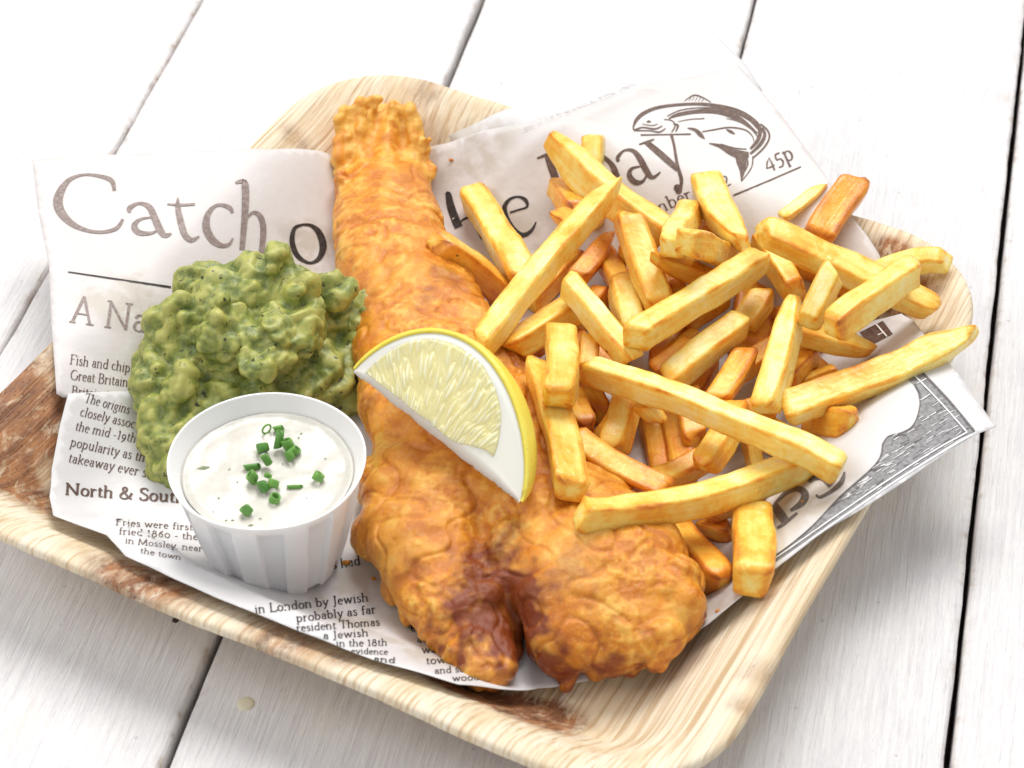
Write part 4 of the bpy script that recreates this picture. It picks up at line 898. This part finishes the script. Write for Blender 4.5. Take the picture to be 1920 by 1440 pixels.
FRIES = [  # the heap, bottom first: ends (x, y, height), width, tone (buried fries: gap shade put into the colour), end shapes, bend, label
    (1112, 310, 3.12, 1116, 262, 3.66, 46, 0.25, 'cc', 0, 'pale tip poking up behind the topmost left fry near the headline'),
    (1120, 408, 2.04, 1082, 325, 2.94, 58, 0.25, 'cc', 0, 'pale upright fry standing behind the crossing of the two long upper left fries'),
    (1045, 350, 2.4, 1078, 395, 3.12, 56, 0.7, 'rr', 0, 'rounded orange fry end over the letter D'),
    (1050, 405, 3.66, 1085, 425, 3.84, 48, 0.75, 'rr', 0, 'small orange fry end below the letter D'),
    (1470, 405, 3.48, 1543, 350, 3.66, 30, 0.2, 'ct', 0, 'thin pale fry lying on the paper below the price'),
    (1535, 445, 3.48, 1602, 350, 4.02, 72, 0.9, 'cr', 0, 'brown orange fry standing up at the top right of the heap'),
    (1640, 520, 2.76, 1765, 490, 3.66, 58, 0.3, 'rc', -14, 'pale fry bent over the brown leaf at the right corner'),
    (1345, 420, 2.76, 1300, 450, 2.22, 45, 0.8, 'cc', 0, 'small orange fry behind the three short upper fries'),
    (1320, 985, 0.96, 1362, 1000, 1.14, 60, 0.75, 'rr', 0, 'orange fry end between the two lowest fries'),
    (1232, 960, 0.96, 1352, 1090, 1.86, 84, 0.7, 'cr', 0, 'dark golden fry beside the right block of the fish'),
    (1190, 560, 0.96, 1150, 700, 0.96, 60, 0.7, 'cc', 0, 'orange fry deep under the middle of the heap'),
    (1460, 480, 2.4, 1560, 520, 2.4, 60, 0.75, 'cc', 0, 'orange fry under the long upper right fry'),
    (1600, 545, 2.22, 1520, 570, 1.68, 50, 0.7, 'cc', 0, 'orange fry under the two crossing fries at the right'),
    (1410, 560, 1.32, 1400, 650, 0.96, 75, 0.85, 'cc', 0, 'deep orange fry under the upright pointed fry'),
    (1480, 660, 0.96, 1560, 720, 1.32, 60, 0.8, 'cc', 0, 'brown fry shadowed under the right side of the heap'),
    (1120, 560, 0.96, 1060, 620, 0.96, 60, 0.8, 'cc', 0, 'orange fry in shadow under the long slanting fries'),
    (1300, 560, 0.96, 1240, 680, 0.96, 65, 0.75, 'cc', 0, 'orange fry in shadow in the middle of the heap'),
    (1400, 780, 0.96, 1500, 840, 1.68, 65, 0.6, 'cc', 0, 'golden fry hidden under the right end of the longest fry'),
    (1215, 790, 0.78, 1240, 905, 0.78, 50, 0.7, 'cc', 0, 'upright orange fry in the lower gap of the heap, left one'),
    (1258, 770, 0.96, 1285, 900, 0.96, 54, 0.75, 'cc', 0, 'upright reddish fry in the lower gap of the heap, middle one'),
    (1130, 480, 1.14, 1185, 570, 1.86, 56, 0.7, 'cc', 0, 'orange fry in shadow behind the golden one left of the short blocks'),
    (1255, 575, 1.68, 1205, 500, 1.14, 54, 0.8, 'cc', 0, 'orange fry in the shadow above the thick middle block fry'),
    (1350, 560, 1.68, 1290, 600, 1.68, 54, 0.75, 'cc', 0, 'orange fry shadowed below the right end of the thick block fry'),
    (1540, 480, 4.2, 1590, 540, 3.12, 54, 0.7, 'cc', 0, 'orange fry crossing under the middle of the long upper right fry'),
    (1000, 700, 0.96, 1030, 790, 0.78, 56, 0.75, 'cc', 0, 'orange fry showing between the lemon peel and the bent golden fry'),
    (1330, 690, 0.78, 1290, 760, 0.96, 56, 0.8, 'cc', 0, 'shadowed orange fry below the clean cut end fry'),
    (1125, 775, 0.96, 1095, 700, 0.96, 56, 0.8, 'cc', 0, 'orange fry in the dark gap right of the fries that hug the lemon'),
    (1065, 585, 1.68, 1000, 650, 1.68, 56, 0.75, 'cc', 0, 'orange fry in shadow below the foot of the long slanting fry'),
    (1130, 700, 1.68, 1210, 760, 1.68, 62, 0.7, 'cc', 0, 'shadowed orange fry under the left half of the longest fry'),
    (1345, 800, 1.5, 1440, 760, 2.04, 60, 0.75, 'cc', 0, 'shadowed orange fry under the middle of the longest fry'),
    (1200, 920, 1.86, 1330, 860, 1.68, 62, 0.6, 'cc', 0, 'golden fry just behind the long bent front fry'),
    (1010, 620, 2.4, 1100, 560, 2.4, 60, 0.7, 'cc', 0, 'orange fry under the golden one beside the lemon'),
    (1230, 600, 2.4, 1320, 560, 2.4, 60, 0.75, 'cc', 0, 'orange fry under the thick middle block fry'),
    (1080, 640, 2.4, 1160, 720, 2.4, 58, 0.75, 'cc', 0, 'orange fry under the pale slanting one near the lemon'),
    (1450, 600, 1.14, 1540, 640, 0.96, 58, 0.7, 'cc', 0, 'orange fry under the short pale block at the right'),
    (1180, 470, 1.86, 1270, 540, 2.4, 60, 0.75, 'cc', 0, 'orange fry under the short upper fries'),
    (1380, 700, 1.68, 1470, 640, 1.68, 58, 0.8, 'cc', 0, 'brown orange fry behind the foot of the upright pointed fry'),
    (1330, 960, 1.86, 1420, 930, 1.32, 58, 0.6, 'cc', 0, 'golden fry under the bend of the front fry'),
    (1000, 560, 0.96, 1080, 480, 0.96, 56, 0.7, 'cc', 0, 'orange fry under the upper part of the long slanting fry'),
    (1160, 790, 1.68, 1130, 830, 1.14, 66, 0.55, 'cc', 0, 'end of a golden fry left of the upright ones'),
    (1175, 755, 2.58, 1150, 840, 2.22, 70, 0.5, 'cr', 0, 'square golden fry end in the lower gap below the longest fry'),
    (1072, 745, 1.5, 1098, 800, 1.68, 62, 0.75, 'cr', 0, 'orange fry end between the lemon side fries and the lower gap'),
    (1290, 740, 1.68, 1302, 825, 1.5, 52, 0.65, 'cr', 0, 'orange fry end hanging below the middle of the longest fry'),
    (1382, 770, 2.4, 1322, 872, 2.58, 68, 0.55, 'cr', 0, 'golden slanting fry right of the upright reddish ones'),
    (1408, 960, 2.22, 1412, 1088, 3.12, 82, 0.45, 'rc', 0, 'short thick fry standing at the front over the tray wall'),
    (1085, 825, 3.3, 1240, 915, 2.58, 66, 0.5, 'cc', 6, 'golden fry sloping down to the right across the fish'),
    (820, 455, 3.48, 950, 560, 0.78, 66, 0.6, 'rc', -6, 'golden brown fry lying on the fish below the headline'),
    (885, 370, 1.5, 985, 525, 1.68, 76, 0.35, 'rc', 0, 'broad pale fry lying over the letters h and e'),
    (1140, 445, 1.86, 1085, 520, 1.68, 50, 0.75, 'tc', 0, 'orange fry below the tip of the long slanting fry'),
    (1035, 262, 4.02, 1245, 435, 3.3, 82, 0.3, 'tc', 10, 'big pale fry pointing up left over the letter D'),
    (1178, 405, 4.38, 1238, 575, 3.3, 66, 0.5, 'rc', 0, 'golden fry left of the three short upper fries'),
    (1232, 488, 4.74, 1345, 530, 2.4, 58, 0.65, 'tc', 0, 'golden fry below the short pale block'),
    (1590, 790, 2.94, 1530, 785, 1.68, 66, 0.6, 'rc', 0, 'stubby orange fry under the long right fry'),
    (1560, 700, 2.04, 1475, 735, 1.5, 48, 0.55, 'cc', 0, 'narrow fry edge behind the long right fry'),
    (1480, 700, 2.4, 1522, 660, 2.04, 62, 0.85, 'cr', 0, 'crusty brown fry end left of the right hand gap'),
    (1492, 620, 3.12, 1625, 658, 2.22, 62, 0.35, 'ct', 0, 'smooth yellow fry under the right hand crossing fries'),
    (1398, 600, 2.04, 1428, 560, 2.22, 66, 0.45, 'cr', 0, 'golden fry end right of the middle block fry'),
    (1425, 445, 3.12, 1492, 545, 3.12, 66, 0.4, 'cc', 0, 'golden fry leaning right of the long middle fry'),
    (1432, 432, 5.46, 1748, 578, 3.48, 76, 0.3, 'rr', 0, 'long straight fry crossing the upper right of the heap'),
    (1558, 515, 5.46, 1518, 595, 4.38, 58, 0.15, 'cc', 0, 'short pale block standing under the long upper right fry'),
    (1565, 612, 4.92, 1712, 510, 4.92, 76, 0.3, 'cc', -4, 'pale fry with a cut end pointing at the right corner'),
    (1165, 535, 2.58, 1188, 620, 2.58, 66, 0.3, 'rc', 0, 'short pale fry behind the middle block fry'),
    (955, 650, 3.3, 1085, 568, 3.3, 78, 0.45, 'rc', 0, 'golden fry beside the lemon with a dark speck at its end'),
    (1105, 640, 3.12, 1098, 690, 2.94, 44, 0.6, 'cc', 0, 'short golden fry behind the left end of the longest fry'),
    (905, 645, 4.02, 1152, 352, 4.56, 66, 0.2, 'ct', -6, 'long pale slanting fry from the lemon up to the left'),
    (1010, 695, 3.66, 1070, 915, 4.2, 76, 0.45, 'rc', -8, 'bent golden fry hugging the right side of the lemon'),
    (1052, 635, 4.2, 1048, 742, 4.92, 72, 0.4, 'cc', -6, 'short golden fry on top of the bent one beside the lemon'),
    (1065, 535, 4.38, 1180, 672, 3.48, 64, 0.25, 'cc', 0, "pale fry slanting down to the longest fry's left end"),
    (1295, 395, 3.3, 1258, 462, 5.46, 60, 0.3, 'cc', 0, 'short pale fry, upper one of the block pair'),
    (1290, 455, 6.0, 1372, 482, 2.04, 60, 0.2, 'cc', 0, 'short pale block, lower one of the block pair'),
    (1322, 335, 3.66, 1390, 455, 3.84, 74, 0.25, 'rt', 6, 'blunt yellow fry leaning over the date line'),
    (1395, 675, 2.4, 1350, 745, 2.4, 62, 0.6, 'cc', 0, 'orange fry left of the upright pointed fry'),
    (1300, 625, 1.5, 1270, 650, 1.5, 30, 0.5, 'cc', 0, 'tiny fry tip above the cut end fry in the middle'),
    (1235, 690, 1.68, 1290, 650, 2.04, 46, 0.65, 'cc', 0, 'orange fry edge under the cut end fry'),
    (1255, 708, 2.58, 1382, 605, 2.94, 74, 0.2, 'cc', 0, 'pale fry with a clean cut end in the middle of the heap'),
    (1195, 632, 4.38, 1425, 490, 3.84, 76, 0.25, 'cr', 0, 'thick pale block fry across the middle of the heap'),
    (1432, 762, 3.3, 1488, 560, 4.02, 64, 0.25, 'ct', 4, 'upright pointed fry right of the middle'),
    (1422, 900, 0.96, 1402, 815, 1.68, 44, 0.45, 'rc', 0, 'small golden end poking out below the longest fry'),
    (1478, 768, 2.94, 1822, 630, 4.02, 76, 0.3, 'ct', 6, 'long fry pointing out over the tray edge at the right'),
    (1208, 762, 3.12, 1232, 785, 2.76, 44, 0.3, 'cr', 0, 'small pale crumbly chunk under the longest fry'),
    (1095, 962, 4.2, 1515, 860, 2.94, 80, 0.25, 'cc', 26, 'long bent fry across the front of the heap'),
    (1105, 692, 3.84, 1572, 875, 4.2, 76, 0.2, 'rc', -10, 'longest fry on top, crossing the whole heap downwards to the right'),
]
def fry_mat():
    n = NT('fried_potato', 0.34)
    t = n.attr('toast_shade'); mid = n.noise(1.1, 4, 0.6); fine = n.noise(5, 4, 0.65)
    f = n.math('ADD', t, n.math('MULTIPLY', n.math('SUBTRACT', mid, 0.5), 0.75))
    f = n.math('ADD', f, n.math('MULTIPLY', n.math('SUBTRACT', fine, 0.5), 0.3))
    cb = n.n.new('ShaderNodeCombineXYZ'); n.link(n.attr('along'), cb.inputs[0]); n.link(n.attr('around'), cb.inputs[1])
    streak = n.noise(1.0, 4, 0.6, cb.outputs[0], 0.3)
    f = n.math('ADD', f, n.math('MULTIPLY', n.math('SUBTRACT', streak, 0.5), 0.5))
    c = n.ramp(f, [(0.0, (0.98, 0.86, 0.46)), (0.20, (0.97, 0.74, 0.20)), (0.42, (0.92, 0.50, 0.06)), (0.70, (0.74, 0.26, 0.025)), (1.0, (0.42, 0.12, 0.02))])
    sp = n.math('MULTIPLY', n.ramp(n.voro(1.0), [(0.03, 1.0), (0.06, 0.0)]), n.ramp(n.noise(.8, 2, .5), [(0.55, 0.0), (0.6, 1.0)])); c = n.mix(sp, c, (0.14, 0.07, 0.02))
    n.color(c)
    n.link(n.ramp(n.noise(3, 3, .6), [(0.4, 0.26), (0.65, 0.48)]), n.b.inputs['Roughness'])
    n.sss(0.35, (1.0, .6, .2), 0.45); n.b.inputs['Specular IOR Level'].default_value = 0.3; n.b.inputs['Coat Weight'].default_value = 0.25; n.b.inputs['Coat Roughness'].default_value = 0.2
    bl = n.math('MULTIPLY', n.ramp(n.voro(2.2), [(0.10, 1.0), (0.30, 0.0)]), n.ramp(n.noise(.9, 3, .5), [(.5, 0.0), (.6, 1.0)]))
    n.bump((bl, 0.05, 0.6), (streak, 0.05, 0.45), (mid, 0.08, 0.35), (n.voro(4.5, None, 'SMOOTH_F1'), 0.03, 0.4), (fine, 0.03, 0.5), (n.noise(20, 3, .6), .007, .5))
    return n.m
def make_fries():
    M_ = fry_mat()
    for k, (x0, y0, z0, x1, y1, z1, w, tone, ends, bend, label) in enumerate(FRIES):
        rg = random.Random(100 + k)
        A, B = at(x0, y0, z0), at(x1, y1, z1); d = (B - A); L = d.length; d.normalize()
        up = Vector((0, 0, 1)); roll = rg.uniform(-.22, .22)
        sd = up.cross(d).normalized(); un = d.cross(sd)
        s2 = sd * math.cos(roll) + un * math.sin(roll); u2 = un * math.cos(roll) - sd * math.sin(roll)
        mid = (A + B) / 2; view = (mid - CAM); dep = abs(view.dot(Vector((0, cP, -sP)))); view.normalize()
        npx = view.cross(d).normalized()
        wc = w * dep / FPX; a = wc / (abs(s2.dot(npx)) + abs(u2.dot(npx))) * 1.01 / 2      # half side
        ext = 0.25 * a if L > 3 else 0.45 * a
        NR = max(14, int(L / 0.24)); NA = 32; V, T, Fc = [], [], []; AL, AR = [], []
        asp = rg.uniform(.90, 1.10); tz_, ty_, sh_ = rg.uniform(-.16, .16), rg.uniform(-.12, .12), rg.uniform(-.14, .14)
        bcm = -bend * dep / FPX
        sk = [(rg.uniform(-.55, .55), rg.uniform(-.55, .55)) for _ in range(2)]
        rings = []
        for i in range(NR + 1):
            # rings crowd towards the ends
            s_ = i / NR; s_ = s_ + 0.11 * math.sin(2 * math.pi * s_) * -0.9 if False else (1 - math.cos(math.pi * s_)) / 2 * .55 + s_ * .45
            rings.append(s_)
        for i, s_ in enumerate(rings):
            x = -ext + (L + 2 * ext) * s_
            e0, e1 = max(0.0, x + ext), max(0.0, L + ext - x)                # distance to either end
            sc = 1.0; skx = 0.0
            su, sv = 1.0, 1.0
            for e, ty, q in ((e0, ends[0], 0), (e1, ends[1], 1)):
                if ty == 'c': f = (1 - (1 - min(1, e / (.16))) ** 2.4) ** 0.5 if e < .16 else 1; f = lerp(.80, 1, f); su *= f; sv *= f
                elif ty == 'r': ee = min(1, e / (a * 1.0)); f = (1 - (1 - ee) ** 2.2) ** 0.5; f = lerp(.42, 1, f); su *= f; sv *= lerp(f, 1, .4)
                else: ee = min(1, e / (a * 3.2)); f = ee ** .75; su *= lerp(.34, 1, f); sv *= lerp(.55, 1, f)
            swell = 1 + .10 * nz(x * .4, k * 3.7) + .03 * nz(x * 1.6, k * 5.1)
            c = A + d * x + npx * (bcm * 4 * s_ * (1 - s_)) * (-1) + s2 * .10 * nz(x * .4, k) + u2 * .08 * nz(x * .45, k + 40)
            tw = .10 * nz(x * .3, k * 2.2)
            for j in range(NA):
                an = 2 * math.pi * j / NA + math.pi / 4 * 0
                ca, sa = math.cos(an), math.sin(an); ex = 2 / 5.0
                X_ = math.copysign(abs(ca) ** ex, ca); Y_ = math.copysign(abs(sa) ** ex, sa)
                X_, Y_ = X_ * (1 + tz_ * Y_) + sh_ * Y_, Y_ * (1 + ty_ * X_)
                X_, Y_ = X_ * math.cos(tw) - Y_ * math.sin(tw), X_ * math.sin(tw) + Y_ * math.cos(tw)
                # faces dry out and sink a little between the corners
                cor = min(abs(X_), abs(Y_)) ** 2
                sink = 1 - .07 * (1 - cor)
                hh = 1 + .10 * nz(X_ * 1.1 + k * 7, Y_ * 1.1, x * .7) + .035 * nz(X_ * 3 + k, Y_ * 3, x * 2.5)
                off = 0.0
                for e, q in ((e0, 0), (e1, 1)):
                    if e < .5: off += (sk[q][0] * X_ + sk[q][1] * Y_) * a * (1 - e / .5) * (.8 if q else -.8)
                p = c + d * off + s2 * (a * asp * swell * su * sink * X_ * hh) + u2 * (a / asp * swell * sv * sink * Y_ * hh)
                V.append(p); AL.append(x * .5 + k * 7.3); AR.append((X_ + Y_ * 1.7) * 1.8 + (3.1 if Y_ > abs(X_) * .98 else 0))
                cr = smooth(.55, .98, min(abs(X_), abs(Y_)) / max(.01, max(abs(X_), abs(Y_))))
                en = smooth(.30, 0.0, min(e0, e1))
                pt_ = noise.noise(p * .55 + Vector((k * 3, 0, 0)))
                T.append(max(0, min(1.1, .03 + tone * .60 + .42 * cr * (.25 + 1.3 * abs(nz(x * 1.3, j * .3, k))) + .26 * en * (.4 + abs(nz(j * .4, k)) * 1.5) + .34 * max(0, pt_))))
        for i in range(NR):
            for j in range(NA): b = (j + 1) % NA; Fc.append((i * NA + j, i * NA + b, (i + 1) * NA + b, (i + 1) * NA + j))
        for end, base in ((0, 0), (1, NR * NA)):           # a cap ring and a centre point close each end
            c = sum((V[base + j] for j in range(NA)), Vector()) / NA; n0 = len(V)
            for q in (.88, .5):
                for j in range(NA):
                    V.append(c.lerp(V[base + j], q) + d * ((1 if end else -1) * a * (.05 if q > .6 else .07) + .02 * nz(j, k, q))); T.append(T[base + j] * (.9 if q > .6 else .55)); AL.append(k * 7.3 + j * .05); AR.append(q * 2)
            V.append(c + d * ((1 if end else -1) * a * .06)); T.append(tone * .4); AL.append(k * 7.3); AR.append(0)
            for q in range(2):
                s0 = base if q == 0 else n0
                s1 = n0 if q == 0 else n0 + NA
                for j in range(NA): b = (j + 1) % NA; f = (s0 + j, s0 + b, s1 + b, s1 + j); Fc.append(f if end else f[::-1])
            for j in range(NA): b = (j + 1) % NA; f = (n0 + NA + j, n0 + NA + b, len(V) - 1); Fc.append(f if end else f[::-1])
        org = Vector(((A.x + B.x) / 2, (A.y + B.y) / 2, min(v.z for v in V)))
        o = add('fry', V, Fc, M_, None, org, attrs={'toast_shade': T, 'along': AL, 'around': AR})
        tag(o, label, 'fry', 'fries heaped on the right of the tray')
make_fries()
